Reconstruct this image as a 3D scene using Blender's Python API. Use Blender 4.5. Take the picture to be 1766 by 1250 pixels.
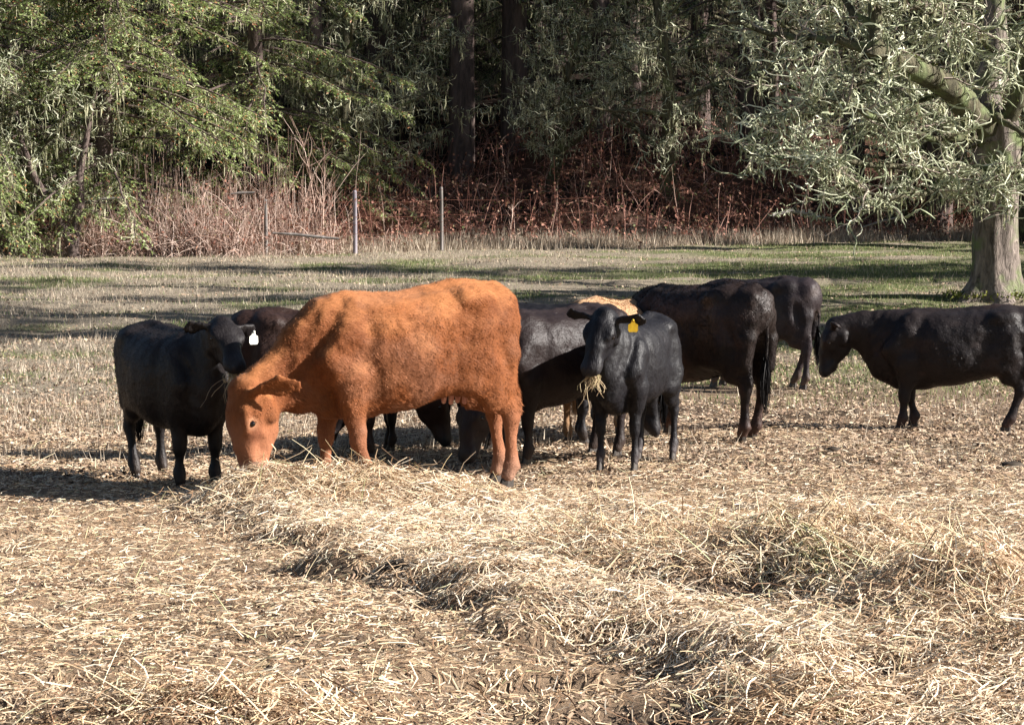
import bpy, math, random
import numpy as np
from mathutils import Vector, Matrix

for _o in list(bpy.data.objects):
    bpy.data.objects.remove(_o)
SC = bpy.context.scene
COL = SC.collection
R = math.radians
rng = np.random.default_rng(7)
random.seed(7)

# ------------------------------------------------------------------ camera
CAM_H = 1.70
F_PX = 4000.0
PITCH = math.atan(225.0 / F_PX)
_cd = bpy.data.cameras.new('camera')
_cam = bpy.data.objects.new('camera', _cd)
COL.objects.link(_cam)
_cd.sensor_width = 36.0
_cd.lens = 36.0 * F_PX / 1766.0
_cd.clip_start = 0.1
_cd.clip_end = 2000.0
_cam.location = (0, 0, CAM_H)
_cam.rotation_euler = (math.pi / 2 - PITCH, 0, 0)
SC.camera = _cam

# ------------------------------------------------------------------ sky, sun, exposure
SUN_EL = 28.0
SUN_AZ = 9.0      # degrees that the sun stands on the camera side of due right (+x)
_w = bpy.data.worlds.new('World')
SC.world = _w
_w.use_nodes = True
_nt = _w.node_tree
_bg = _nt.nodes['Background']
_sky = _nt.nodes.new('ShaderNodeTexSky')
_sky.sky_type = 'NISHITA'
_sky.sun_disc = False
_sky.sun_elevation = R(SUN_EL)
_sky.sun_rotation = R(90 + SUN_AZ)
_sky.altitude = 200
_nt.links.new(_sky.outputs[0], _bg.inputs[0])
_bg.inputs[1].default_value = 0.04
_sl = bpy.data.lights.new('sun', 'SUN')
_sl.energy = 5.0
_sl.angle = R(0.5)
_sl.color = (1.0, 0.95, 0.89)
_so = bpy.data.objects.new('sun', _sl)
COL.objects.link(_so)
SUN_DIR = Vector((math.cos(R(SUN_AZ)) * math.cos(R(SUN_EL)), -math.sin(R(SUN_AZ)) * math.cos(R(SUN_EL)), math.sin(R(SUN_EL))))
_so.rotation_euler = SUN_DIR.to_track_quat('Z', 'Y').to_euler()
_so.location = (30, -8, 30)
SC.view_settings.view_transform = 'Standard'
SC.view_settings.look = 'None'
SC.view_settings.exposure = 1.42
SC.view_settings.gamma = 1.0
SC.view_settings.use_curve_mapping = False
SC.render.engine = 'CYCLES'
SC.cycles.max_bounces = 5
SC.cycles.diffuse_bounces = 3
SC.cycles.glossy_bounces = 2
SC.cycles.transparent_max_bounces = 8


def pix(px, py, Y):
    """World x, z of the photograph's pixel on the plane at distance Y."""
    cx, cy = (px - 883.0) / F_PX, (625.0 - py) / F_PX
    dy = math.cos(PITCH) + cy * math.sin(PITCH)
    dz = -math.sin(PITCH) + cy * math.cos(PITCH)
    t = Y / dy
    return cx * t, CAM_H + dz * t
# ------------------------------------------------------------------ helpers
def _h(ix, iy, iz, s):
    n = (ix * 374761393 + iy * 668265263 + iz * 2147483647 + s * 144665) & 0xFFFFFFFF
    n = ((n ^ (n >> 13)) * 1274126177) & 0xFFFFFFFF
    n = ((n ^ (n >> 16)) * 2246822519) & 0xFFFFFFFF
    return ((n ^ (n >> 15)) & 0xFFFFFF) / 16777215.0


def noise2(x, y, s=0):
    """Smooth value noise, -1..1."""
    x = np.asarray(x, float); y = np.asarray(y, float)
    ix = np.floor(x).astype(np.int64); iy = np.floor(y).astype(np.int64)
    fx = x - ix; fy = y - iy
    ux = fx * fx * (3 - 2 * fx); uy = fy * fy * (3 - 2 * fy)
    a = _h(ix, iy, 0, s); b = _h(ix + 1, iy, 0, s); c = _h(ix, iy + 1, 0, s); d = _h(ix + 1, iy + 1, 0, s)
    return ((a + (b - a) * ux) * (1 - uy) + (c + (d - c) * ux) * uy) * 2 - 1


def noise3(p, s=0):
    p = np.asarray(p, float)
    i = np.floor(p).astype(np.int64); f = p - i
    u = f * f * (3 - 2 * f)
    r = 0
    for dx in (0, 1):
        for dy in (0, 1):
            for dz in (0, 1):
                w = (u[..., 0] if dx else 1 - u[..., 0]) * (u[..., 1] if dy else 1 - u[..., 1]) * (u[..., 2] if dz else 1 - u[..., 2])
                r = r + w * _h(i[..., 0] + dx, i[..., 1] + dy, i[..., 2] + dz, s)
    return r * 2 - 1


def fbm2(x, y, s=0, o=3):
    r, a = 0, 1.0
    for k in range(o):
        r = r + a * noise2(x * 2 ** k, y * 2 ** k, s + k * 17); a *= .5
    return r


def sstep(a, b, x):
    t = np.clip((x - a) / (b - a), 0, 1)
    return t * t * (3 - 2 * t)


def unit(v):
    v = np.asarray(v, float)
    return v / np.maximum(np.linalg.norm(v, axis=-1, keepdims=True), 1e-9)


def mesh_np(name, verts, faces, mat=None, smooth=True, colors=None):
    """Mesh from numpy arrays; faces (n,3) or (n,4); optional per-vertex colour attribute 'Col'."""
    me = bpy.data.meshes.new(name)
    verts = np.ascontiguousarray(verts, dtype=np.float32)
    if not isinstance(faces, (list, tuple)):
        faces = [faces]
    faces = [f for f in faces if len(f)]
    nl = sum(f.size for f in faces); npol = sum(len(f) for f in faces)
    me.vertices.add(len(verts)); me.vertices.foreach_set('co', verts.ravel())
    me.loops.add(nl); me.polygons.add(npol)
    me.loops.foreach_set('vertex_index', np.concatenate([f.ravel() for f in faces]).astype(np.int32))
    tot = np.concatenate([np.full(len(f), f.shape[1]) for f in faces])
    st = np.concatenate([[0], np.cumsum(tot)[:-1]])
    me.polygons.foreach_set('loop_start', st.astype(np.int32))
    me.polygons.foreach_set('use_smooth', np.full(npol, smooth))
    me.update(calc_edges=True)
    if colors is not None:
        at = me.color_attributes.new('Col', 'FLOAT_COLOR', 'POINT')
        c = np.ones((len(verts), 4), np.float32); c[:, :3] = colors
        at.data.foreach_set('color', c.ravel())
    if mat is not None:
        me.materials.append(mat)
    return me


def link(name, data, parent=None, loc=None, rz=None, **props):
    o = bpy.data.objects.new(name, data)
    COL.objects.link(o)
    if parent is not None:
        o.parent = parent
    if loc is not None:
        o.location = loc
    if rz is not None:
        o.rotation_euler = (0, 0, rz)
    for k, v in props.items():
        o[k] = v
    return o


def thing(name, label, category, loc=(0, 0, 0), rz=0, group=None, scale=1.0):
    o = link(name, None, None, loc, rz, label=label, category=category)
    o.empty_display_size = 0.2
    o.scale = (scale,) * 3
    if group:
        o['group'] = group
    return o


def frames(T):
    """Two vectors square to the unit tangents T (...,3)."""
    up = np.zeros_like(T); up[..., 2] = 1
    alt = np.abs(T[..., 2]) > .95
    up[alt] = (1, 0, 0)
    A = unit(np.cross(T, up)); B = np.cross(A, T)
    return A, B


def tubes(P, Rr, k=5, cap=False):
    """P (M,N,3) paths, Rr (M,N) radii -> verts, quads of M tubes with k sides."""
    P = np.asarray(P, float); Rr = np.asarray(Rr, float)
    if P.ndim == 2:
        P = P[None]; Rr = Rr[None]
    M, N, _ = P.shape
    T = np.zeros_like(P)
    T[:, 1:-1] = P[:, 2:] - P[:, :-2]; T[:, 0] = P[:, 1] - P[:, 0]; T[:, -1] = P[:, -1] - P[:, -2]
    T = unit(T)
    # one reference per path keeps the rings from twisting
    mean = unit(P[:, -1] - P[:, 0])
    ref = np.zeros((M, 3)); ref[:, 2] = 1
    ref[np.abs(mean[:, 2]) > .75] = (1, 0.2, 0)
    A = unit(np.cross(T, ref[:, None, :] + 0 * T)); B = np.cross(A, T)
    a = np.arange(k) * 2 * math.pi / k
    V = P[:, :, None, :] + Rr[:, :, None, None] * (np.cos(a)[None, None, :, None] * A[:, :, None, :] + np.sin(a)[None, None, :, None] * B[:, :, None, :])
    V = V.reshape(-1, 3)
    m, n, j = np.meshgrid(np.arange(M), np.arange(N - 1), np.arange(k), indexing='ij')
    b = (m * N + n) * k
    Q = np.stack([b + j, b + (j + 1) % k, b + k + (j + 1) % k, b + k + j], -1).reshape(-1, 4)
    return V, Q


def ribbons(P, W, side):
    """Flat ribbons: P (M,N,3), W (M,N) half widths, side (M,3)."""
    M, N, _ = P.shape
    T = np.zeros_like(P)
    T[:, 1:-1] = P[:, 2:] - P[:, :-2]; T[:, 0] = P[:, 1] - P[:, 0]; T[:, -1] = P[:, -1] - P[:, -2]
    S = unit(np.cross(unit(T), np.broadcast_to(side[:, None, :], P.shape)))
    V = np.stack([P - S * W[..., None], P + S * W[..., None]], 2).reshape(-1, 3)
    m, n = np.meshgrid(np.arange(M), np.arange(N - 1), indexing='ij')
    b = (m * N + n) * 2
    Q = np.stack([b, b + 1, b + 3, b + 2], -1).reshape(-1, 4)
    return V, Q


class Acc:
    """Collects vertex and face arrays (quads and triangles) for one mesh."""
    def __init__(s):
        s.v = []; s.q = []; s.t = []; s.c = []; s.n = 0

    def add(s, V, F, col=None):
        F = np.asarray(F)
        (s.q if F.shape[1] == 4 else s.t).append(F + s.n)
        s.v.append(V); s.n += len(V)
        if col is not None:
            s.c.append(np.broadcast_to(np.asarray(col, float), (len(V), 3)))

    def mesh(s, name, mat=None, smooth=True):
        F = []
        if s.q: F.append(np.concatenate(s.q))
        if s.t: F.append(np.concatenate(s.t))
        return mesh_np(name, np.concatenate(s.v), F, mat, smooth, np.concatenate(s.c) if s.c else None)


# ------------------------------------------------------------------ node materials
class NT:
    def __init__(s, name):
        s.m = bpy.data.materials.new(name); s.m.use_nodes = True
        s.t = s.m.node_tree; s.b = s.t.nodes['Principled BSDF']

    def n(s, kind, **kw):
        nd = s.t.nodes.new(kind)
        for k, v in kw.items():
            if k.startswith('i_'):
                nd.inputs[int(k[2:]) if k[2:].isdigit() else k[2:]].default_value = v
            else:
                setattr(nd, k, v)
        return nd

    def l(s, a, b):
        s.t.links.new(a, b)

    def noise(s, scale, detail=4, rough=.55, vec=None, dist=0.0):
        nd = s.n('ShaderNodeTexNoise'); nd.inputs['Scale'].default_value = scale
        nd.inputs['Detail'].default_value = detail; nd.inputs['Roughness'].default_value = rough
        nd.inputs['Distortion'].default_value = dist
        if vec is not None: s.l(vec, nd.inputs['Vector'])
        return nd.outputs['Fac']

    def ramp(s, fac, stops, interp='LINEAR'):
        nd = s.n('ShaderNodeValToRGB'); e = nd.color_ramp; e.interpolation = interp
        while len(e.elements) < len(stops): e.elements.new(.5)
        for el, (p, c) in zip(e.elements, stops):
            el.position = p; el.color = (*c, 1) if len(c) == 3 else c
        if fac is not None: s.l(fac, nd.inputs[0])
        return nd.outputs[0]

    def mix(s, fac, a, b, mode='MIX'):
        nd = s.n('ShaderNodeMix', data_type='RGBA', blend_type=mode)
        for i, v in ((0, fac), (6, a), (7, b)):
            if isinstance(v, (int, float)): nd.inputs[i].default_value = v
            elif isinstance(v, tuple): nd.inputs[i].default_value = (*v, 1)
            else: s.l(v, nd.inputs[i])
        return nd.outputs[2]

    def math(s, op, a, b=None, clamp=False):
        nd = s.n('ShaderNodeMath', operation=op, use_clamp=clamp)
        for i, v in ((0, a), (1, b)):
            if v is None: continue
            if isinstance(v, (int, float)): nd.inputs[i].default_value = v
            else: s.l(v, nd.inputs[i])
        return nd.outputs[0]

    def coord(s, what='Object'):
        return s.n('ShaderNodeTexCoord').outputs[what]

    def mapping(s, vec, scale=(1, 1, 1), rot=(0, 0, 0)):
        nd = s.n('ShaderNodeMapping'); s.l(vec, nd.inputs[0])
        nd.inputs['Scale'].default_value = scale; nd.inputs['Rotation'].default_value = rot
        return nd.outputs[0]

    def bump(s, h, strength=.5, dist=.02):
        nd = s.n('ShaderNodeBump'); nd.inputs['Strength'].default_value = strength
        nd.inputs['Distance'].default_value = dist
        s.l(h, nd.inputs['Height']); s.l(nd.outputs[0], s.b.inputs['Normal'])

    def set(s, col=None, rough=.8, spec=.3, sheen=None):
        if col is not None:
            if isinstance(col, tuple): s.b.inputs['Base Color'].default_value = (*col, 1)
            else: s.l(col, s.b.inputs['Base Color'])
        if isinstance(rough, (int, float)): s.b.inputs['Roughness'].default_value = rough
        else: s.l(rough, s.b.inputs['Roughness'])
        s.b.inputs['Specular IOR Level'].default_value = spec
        return s.m


def random_mat(name, stops, rough=.75, spec=.25, noise_scale=None, interp='LINEAR', trans=0.0):
    """Each loose piece of the mesh takes its own colour from the ramp."""
    t = NT(name)
    g = t.n('ShaderNodeNewGeometry')
    c = t.ramp(g.outputs['Random Per Island'], stops, interp)
    if noise_scale:
        f = t.noise(noise_scale, 3, .6, t.coord())
        c = t.mix(.55, c, t.ramp(f, [(.25, (.45, .42, .4)), (.7, (1.35, 1.3, 1.2))]), 'MULTIPLY')
    m = t.set(c, rough, spec)
    if trans:
        tr = t.n('ShaderNodeBsdfTranslucent'); t.l(c, tr.inputs[0])
        mx = t.n('ShaderNodeMixShader'); mx.inputs[0].default_value = trans
        out = t.t.nodes['Material Output']
        t.l(t.b.outputs[0], mx.inputs[1]); t.l(tr.outputs[0], mx.inputs[2]); t.l(mx.outputs[0], out.inputs[0])
    return m


def sheen_mat(name, *a, **k):
    return random_mat(name, *a, **k)
# ------------------------------------------------------------------ lie of the land
def edge_y(x):
    """Where the pasture ends and the brambly bank begins."""
    return 53.5 + 3.5 * sstep(-5.5, 0, x) + 5.0 * sstep(2, 12, x) - 1.5 * sstep(-9, -16, x)


HOLLOWS = [(-.95, 11.45, .55, .09, .045, -.55), (-.50, 10.85, .45, .09, .07, -.55), (-.12, 10.2, .35, .09, .08, -.5), (.16, 9.8, .2, .10, .08, 0), (-.86, 8.42, .30, .09, .13, .35),
           (-1.5, 8.65, .22, .12, .10, .3), (-1.72, 8.1, .28, .12, .12, 0), (.10, 8.75, .50, .14, .15, .1), (.40, 8.15, .60, .20, .15, 0), (-.80, 8.2, .34, .10, .10, .1), (-2.1, 10.5, .14, .09, .06, .5),
           (1.22, 14.0, .16, .16, .07, 0), (1.75, 14.8, .14, .12, .05, 0), (.75, 10.45, .48, .26, .14, .2), (1.15, 10.2, .36, .20, .16, -.5), (.42, 9.35, .30, .14, .10, .1), (-1.1, 9.5, .2, .1, .05, 0),
           (-2.25, 13.3, .26, .12, .06, .2), (-1.55, 12.9, .3, .10, .07, .4), (-.95, 12.2, .34, .10, .07, -.5), (1.32, 8.5, .30, .16, .09, .2), (1.3, 11.4, .20, .10, .05, 0), (2.4, 11.6, .3, .12, .05, 0), (2.05, 12.8, .3, .12, .05, .2)]
PILES = [(-1.42, 14.15, .42, .34, .085), (-.75, 14.35, .60, .34, .075), (1.62, 11.3, .55, .75, .22), (2.05, 9.7, .5, .9, .22), (-1.1, 8.0, .5, .22, .10), (.9, 8.1, .35, .3, .09), (.55, 11.6, .6, .5, .08), (-1.15, 13.6, .5, .3, .03)]


def hill(x, y):
    e = edge_y(x)
    d = np.maximum(y - e, 0)
    bank = 2.5 * sstep(0, 8, d) * (.35 + .65 * sstep(-6, 3, x))
    return bank + .29 * np.maximum(d - 6, 0) * sstep(0, 14, d - 4)


def base_z(x, y):
    t = np.maximum(y - 23.5, 0)
    z = np.where(t < 6, .054 * t * t / 12, .054 * (t - 3))
    e = edge_y(x)
    z = z - .02 * np.maximum(y - 40, 0) * (y < 400)
    return z + hill(x, y)


def ground(x, y):
    x = np.asarray(x, float); y = np.asarray(y, float)
    z = base_z(x, y)
    nearw = sstep(20, 15, y)
    z = z + (.030 * noise2(x * .9, y * .9, 1) + .022 * noise2(x * 2.3, y * 2.3, 2) + .016 * noise2(x * 5.2, y * 6.5, 3) * (.4 + .6 * nearw) + .008 * noise2(x * 12, y * 14, 4) * nearw)
    z = z + .05 * noise2(x * .35, y * .6, 6) * sstep(18, 28, y) + .05 * noise2(x * .7, y * 1.4, 7) * sstep(22, 30, y)
    z = z + (.35 * noise2(x * .25, y * .3, 8) + .22 * noise2(x * .8, y * .8, 9)) * sstep(0, 4, y - edge_y(x))
    # a bed of hay whose lower left rim runs diagonally across the foreground
    s = ((x + 2.0) * 4.6 + (y - 13.6) * 2.4) / 5.19 + .26 * noise2(x * 1.3, y * 1.3, 12) + .13 * noise2(x * 3.7, y * 3.7, 13)
    s = np.minimum(s, x + 2.0 + .08 * noise2(x * 3, y * 3, 14))
    z = z + .10 * sstep(-.05, .30, s) * (1 - .75 * sstep(.6, 2.6, s)) * sstep(7.2, 8.6, y) * sstep(14.9, 14.2, y)
    for cx, cy, rx, ry, h in PILES:
        q = ((x - cx) / rx) ** 2 + ((y - cy) / ry) ** 2
        z = z + h * np.exp(-q * 1.1) * (1 + .35 * noise2(x * 4 + cx, y * 4, 21))
    for cx, cy, rx, ry, dpt, a in HOLLOWS:
        u = (x - cx) * math.cos(a) + (y - cy) * math.sin(a); v = -(x - cx) * math.sin(a) + (y - cy) * math.cos(a)
        q = (u / rx) ** 2 + (v / ry) ** 2 + .5 * noise2(x * 6, y * 6, 22)
        z = z - dpt * np.exp(-np.maximum(q, 0) ** 1.3)
    return z


def hollow_w(x, y):
    w = 0
    for cx, cy, rx, ry, dpt, a in HOLLOWS:
        u = (x - cx) * math.cos(a) + (y - cy) * math.sin(a); v = -(x - cx) * math.sin(a) + (y - cy) * math.cos(a)
        w = w + np.exp(-((u / rx) ** 2 + (v / ry) ** 2)) * min(1, dpt / .09)
    return np.clip(w, 0, 1)


def ground1(x, y):
    return float(ground(np.array([x]), np.array([y]))[0])


def build_ground():
    ys = np.concatenate([np.linspace(-40, 5.5, 24), np.geomspace(6, 60, 400), np.geomspace(60.8, 190, 55)])
    u = np.linspace(-1, 1, 191)
    uu = np.where(np.abs(u) < .86, u / .86, np.sign(u) * (1 + (np.abs(u) - .86) ** 1.3 * 90))
    X = uu[None, :] * (np.maximum(ys, 4) * .27)[:, None]
    Y = np.repeat(ys[:, None], len(u), 1)
    Z = ground(X, Y)
    n, m = X.shape
    i, j = np.meshgrid(np.arange(n - 1), np.arange(m - 1), indexing='ij')
    b = i * m + j
    Q = np.stack([b, b + 1, b + m + 1, b + m], -1).reshape(-1, 4)
    V = np.stack([X, Y, Z], -1).reshape(-1, 3)
    x, y = V[:, 0], V[:, 1]
    mat = np.array([.40, .29, .195]); soil_shade = np.array([.035, .026, .022]); trod = np.array([.25, .18, .125]); grn = np.array([.13, .15, .065]); tan = np.array([.29, .25, .195]); bank = np.array([.028, .018, .014])
    def mx(A, B, w): return A * (1 - w[:, None]) + B * w[:, None]
    C = np.tile(mat, (len(V), 1))
    w = sstep(-.1, .7, fbm2(x * 1.6, y * 1.6, 31)) * .8
    C = mx(C, mat * .6, w)
    C = mx(C, trod, sstep(14.6, 17.5, y + .8 * noise2(x, y, 33)))
    C = mx(C, trod * .42, sstep(.1, .6, fbm2(x * 1.1, y * 1.3, 34)) * sstep(15, 18, y))
    gw = sstep(24, 30, y + 5 * sstep(-1.5, -3.0, x) + 1.5 * noise2(x * .5, y * .5, 35))
    C = mx(C, tan, gw)
    C = mx(C, grn, gw * sstep(-.25, .5, fbm2(x * .5, y * 1.1, 36) - .35 + .75 * sstep(0, 6, x)))
    C = mx(C, soil_shade * 2.6, np.clip(hollow_w(x, y) * 1.1, 0, 1) * (y < 16))  # dark soil in the hollows also paints in their shade
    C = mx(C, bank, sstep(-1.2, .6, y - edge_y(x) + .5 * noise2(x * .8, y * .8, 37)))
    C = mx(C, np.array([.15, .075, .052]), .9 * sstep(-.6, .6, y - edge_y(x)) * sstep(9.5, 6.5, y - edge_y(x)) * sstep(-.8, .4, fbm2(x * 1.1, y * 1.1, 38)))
    t = NT('ground_litter')
    at = t.n('ShaderNodeVertexColor', layer_name='Col').outputs[0]
    co = t.coord()
    st1 = t.noise(16, 5, .7, t.mapping(co, (1, 2.2, 1), (0, 0, .5)), 1.5)
    st2 = t.noise(45, 4, .7, t.mapping(co, (2.2, 1, 1), (0, 0, .3)), 2.0)
    c = t.mix(.8, at, t.ramp(st1, [(.3, (.5, .47, .45)), (.5, (.95, .92, .9)), (.7, (1.5, 1.45, 1.35))]), 'MULTIPLY')
    c = t.mix(.8, c, t.ramp(st2, [(.3, (.4, .38, .36)), (.52, (1, 1, 1)), (.7, (1.6, 1.55, 1.4))]), 'MULTIPLY')
    t.bump(t.math('ADD', st1, t.math('MULTIPLY', st2, .6)), .9, .035)
    t.set(c, .9, .15)
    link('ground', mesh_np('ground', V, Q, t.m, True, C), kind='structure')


build_ground()


# ------------------------------------------------------------------ straw, hay and leaf litter
def scatter(n, y0, y1, xw=.245, dens=None, seed=1, pw=1.0):
    """n random ground points in the wedge in front of the camera, thinned by dens(x, y)."""
    r = np.random.default_rng(seed)
    X = []; Yv = []; have = 0
    while have < n:
        m = int((n - have) * 2.2) + 1000
        y = (y0 ** (2 - pw) + (y1 ** (2 - pw) - y0 ** (2 - pw)) * r.random(m)) ** (1 / (2 - pw)) if pw != 2 else y0 * (y1 / y0) ** r.random(m)
        x = (r.random(m) * 2 - 1) * xw * y
        if dens is not None:
            k = r.random(m) < dens(x, y)
            x, y = x[k], y[k]
        X.append(x); Yv.append(y); have += len(x)
    return np.concatenate(X)[:n], np.concatenate(Yv)[:n], r


def lay_straw(name, label, n, y0, y1, L0, L1, w0, w1, mat, dens, seed, lift=.03, tilt=.16, along=None, pw=1.0, seg=3, curl=.12):
    x, y, r = scatter(n, y0, y1, .245, dens, seed, pw)
    a = r.random(n) * math.pi * 2
    if along is not None:
        a = np.where(r.random(n) < .55, along + r.normal(0, .45, n), a)
    # straw lies in drifts that share a direction
    a = a * .45 + (2.4 * noise2(x * 1.4, y * 1.4, seed + 40)) * .55 + math.pi * (r.random(n) < .5)
    L = L0 + (L1 - L0) * r.random(n) ** 2
    W = w0 + (w1 - w0) * r.random(n)
    e = 1e-2
    z = ground(x, y)
    d = np.stack([np.cos(a), np.sin(a)], 1)
    z2 = ground(x + d[:, 0] * L * .5, y + d[:, 1] * L * .5)
    z1 = ground(x - d[:, 0] * L * .5, y - d[:, 1] * L * .5)
    tl = r.normal(0, tilt, n)
    t = np.linspace(-.5, .5, seg)[None, :]
    bend = curl * L * r.normal(0, 1, n)
    lf = lift * r.random(n) ** 1.6 + .004
    P = np.zeros((n, seg, 3))
    P[..., 0] = x[:, None] + d[:, :1] * L[:, None] * t - d[:, 1:] * bend[:, None] * (1 - 4 * t * t)
    P[..., 1] = y[:, None] + d[:, 1:] * L[:, None] * t + d[:, :1] * bend[:, None] * (1 - 4 * t * t)
    zl = np.where(t < 0, z[:, None] + (z1 - z)[:, None] * (-2 * t), z[:, None] + (z2 - z)[:, None] * (2 * t))
    P[..., 2] = zl + lf[:, None] + np.abs(tl)[:, None] * L[:, None] * (t * np.sign(tl)[:, None] + .5) + (r.normal(0, .05, n) * L)[:, None] * (1 - 4 * t * t)
    side = unit(np.stack([r.normal(0, .55, n), r.normal(0, .55, n) - .35, np.ones(n)], 1))
    V, Q = ribbons(P, np.repeat(W[:, None] * .5, seg, 1), side)
    link(name, mesh_np(name, V, Q, mat, False), kind='stuff', label=label, category='hay')


M_STRAW = random_mat('straw', [(0, (.14, .08, .045)), (.16, (.30, .18, .105)), (.36, (.50, .345, .205)), (.58, (.66, .49, .31)), (.82, (.80, .64, .45)), (.95, (.90, .79, .62)), (1, (.36, .36, .18))], .6, .28, trans=.12)
M_LITTER = random_mat('dull_litter', [(0, (.08, .05, .035)), (.3, (.22, .145, .10)), (.6, (.40, .28, .19)), (.85, (.58, .43, .30)), (1, (.30, .29, .14))], .8, .2)
M_STALK = random_mat('long_stalks', [(0, (.50, .38, .20)), (.4, (.72, .58, .36)), (.75, (.85, .76, .52)), (1, (.50, .52, .26))], .5, .35, trans=.1)


def d_straw(x, y):
    s = ((x + 2.0) * 4.6 + (y - 13.6) * 2.4) / 5.19
    bed = sstep(-.1, .2, s) * sstep(15.8, 14.8, y)
    c = .58 + .36 * sstep(-.5, .6, fbm2(x * 1.6, y * 1.6, 51)) + .2 * bed
    c = c * (1 - .62 * hollow_w(x, y))
    c = c * sstep(25, 15.5, y + 1.0 * noise2(x * .8, y * .8, 52))
    return np.clip(c, .02, 1)


def d_bed(x, y):
    s = ((x + 2.0) * 4.6 + (y - 13.6) * 2.4) / 5.19
    s = np.minimum(s, x + 2.0)
    return np.clip(sstep(-.05, .2, s) * (1 - .75 * sstep(1.2, 2.6, s)) * (.55 + .5 * noise2(x * 2.2, y * 2.2, 91)) * (1 - .95 * hollow_w(x, y)), .0, 1) * sstep(15.1, 14.4, y)


M_PALE = random_mat('pale_gold_hay', [(0, (.26, .16, .09)), (.25, (.54, .39, .25)), (.6, (.78, .62, .44)), (.9, (.92, .81, .64)), (1, (.50, .47, .27))], .5, .35, trans=.12)


def d_litter(x, y):
    return np.clip(.5 + .5 * noise2(x * 1.2, y * 1.2, 55), .12, 1) * (1 - .5 * hollow_w(x, y)) * (1 - .8 * sstep(24, 32, y))


lay_straw('straw_litter', 'pale trampled straw strewn over the foreground', 138000, 6.6, 24, .02, .11, .0024, .0056, M_STRAW, d_straw, 101, lift=.028, tilt=.13, pw=.6, seg=3, curl=.2)
lay_straw('pale_hay', 'pale gold hay on the lit windrow from the head of the red cow to the lower right', 34000, 6.8, 15.2, .03, .16, .0024, .0056, M_PALE, d_bed, 108, lift=.05, tilt=.18, pw=1.0, seg=4, curl=.2)
lay_straw('straw_chaff', 'short broken chaff and darker litter between the straw', 55000, 6.6, 20, .010, .045, .005, .012, M_LITTER, d_litter, 102, lift=.016, tilt=.12, pw=.6, seg=2)


def d_pile(x, y):
    c = 0
    for cx, cy, rx, ry, h in PILES:
        c = c + np.exp(-(((x - cx) / rx) ** 2 + ((y - cy) / ry) ** 2) * 1.2) * (h / .11)
    return np.clip(c * 1.1, 0, 1) * (1 - .92 * hollow_w(x, y))


lay_straw('loose_hay', 'loose tangled hay heaped in front of the red cow and at right', 20000, 7, 15.2, .06, .24, .0028, .006, M_STRAW, d_pile, 103, lift=.07, tilt=.26, seg=4, curl=.2)


def stalks(name, label, n, dens, seed, y0, y1, h0, h1, up):
    x, y, r = scatter(n, y0, y1, .24, dens, seed)
    L = h0 + (h1 - h0) * r.random(n) ** 2
    a = r.random(n) * 2 * math.pi
    el = np.clip(r.normal(up, .35, n), .05, 1.45)
    t = np.linspace(0, 1, 5)[None, :]
    d = np.stack([np.cos(a) * np.cos(el), np.sin(a) * np.cos(el), np.sin(el)], 1)
    P = np.stack([x, y, ground(x, y) - .01], 1)[:, None, :] + d[:, None, :] * (L[:, None] * t)[..., None]
    P[..., 2] -= (L[:, None] * .35 * r.random(n)[:, None]) * t ** 2
    bendv = r.normal(0, .08, (n, 1, 2)) * L[:, None, None] * (t ** 2)[..., None]
    P[..., :2] += bendv
    V, Q = tubes(P, np.repeat((.0024 + .0012 * r.random(n))[:, None], 5, 1) * (1 - .45 * t), 3)
    link(name, mesh_np(name, V, Q, M_STALK, True), kind='stuff', label=label, category='hay')


stalks('hay_stalks', 'long pale stalks sticking out of the hay piles', 1300, d_pile, 105, 7, 15.2, .12, .38, .45)
stalks('scattered_stalks', 'long single stalks lying across the straw', 1100, d_straw, 106, 6.8, 17, .12, .32, .12)

# bundle of greenish hay lying askew at the right
_r = np.random.default_rng(5)
_n = 150
_c = np.array([1.30, 11.3]); _d = unit(np.array([.22, -.97]))
_t = np.linspace(-.5, .5, 5)[None, :]
_L = .5 + .7 * _r.random(_n)
_off = _r.normal(0, .10, _n); _al = _r.normal(0, .35, _n); _sk = _r.normal(0, .13, _n)
_P = np.zeros((_n, 5, 3))
_dx = _d[0] - _sk * _d[1]; _dy = _d[1] + _sk * _d[0]
_P[..., 0] = (_c[0] - _d[1] * _off + _d[0] * _al)[:, None] + (_dx * _L)[:, None] * _t
_P[..., 1] = (_c[1] + _d[0] * _off + _d[1] * _al)[:, None] + (_dy * _L)[:, None] * _t
_P[..., 2] = ground(_P[..., 0], _P[..., 1]) * .8 + .2 * ground1(*_c) + (.03 + .06 * _r.random(_n) * np.exp(-(_off / .12) ** 2))[:, None] - (.05 * _t ** 2) * 2
_V, _Q = tubes(_P, np.repeat((.0026 + .0016 * _r.random(_n))[:, None], 5, 1), 3)
link('hay_bundle', mesh_np('hay_bundle', _V, _Q, random_mat('green_hay', [(0, (.30, .30, .13)), (.4, (.52, .50, .27)), (1, (.80, .72, .48))], .55, .3), True), kind='stuff', label='swath of greenish hay stems lying side by side on the right-hand pile', category='hay')


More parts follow.
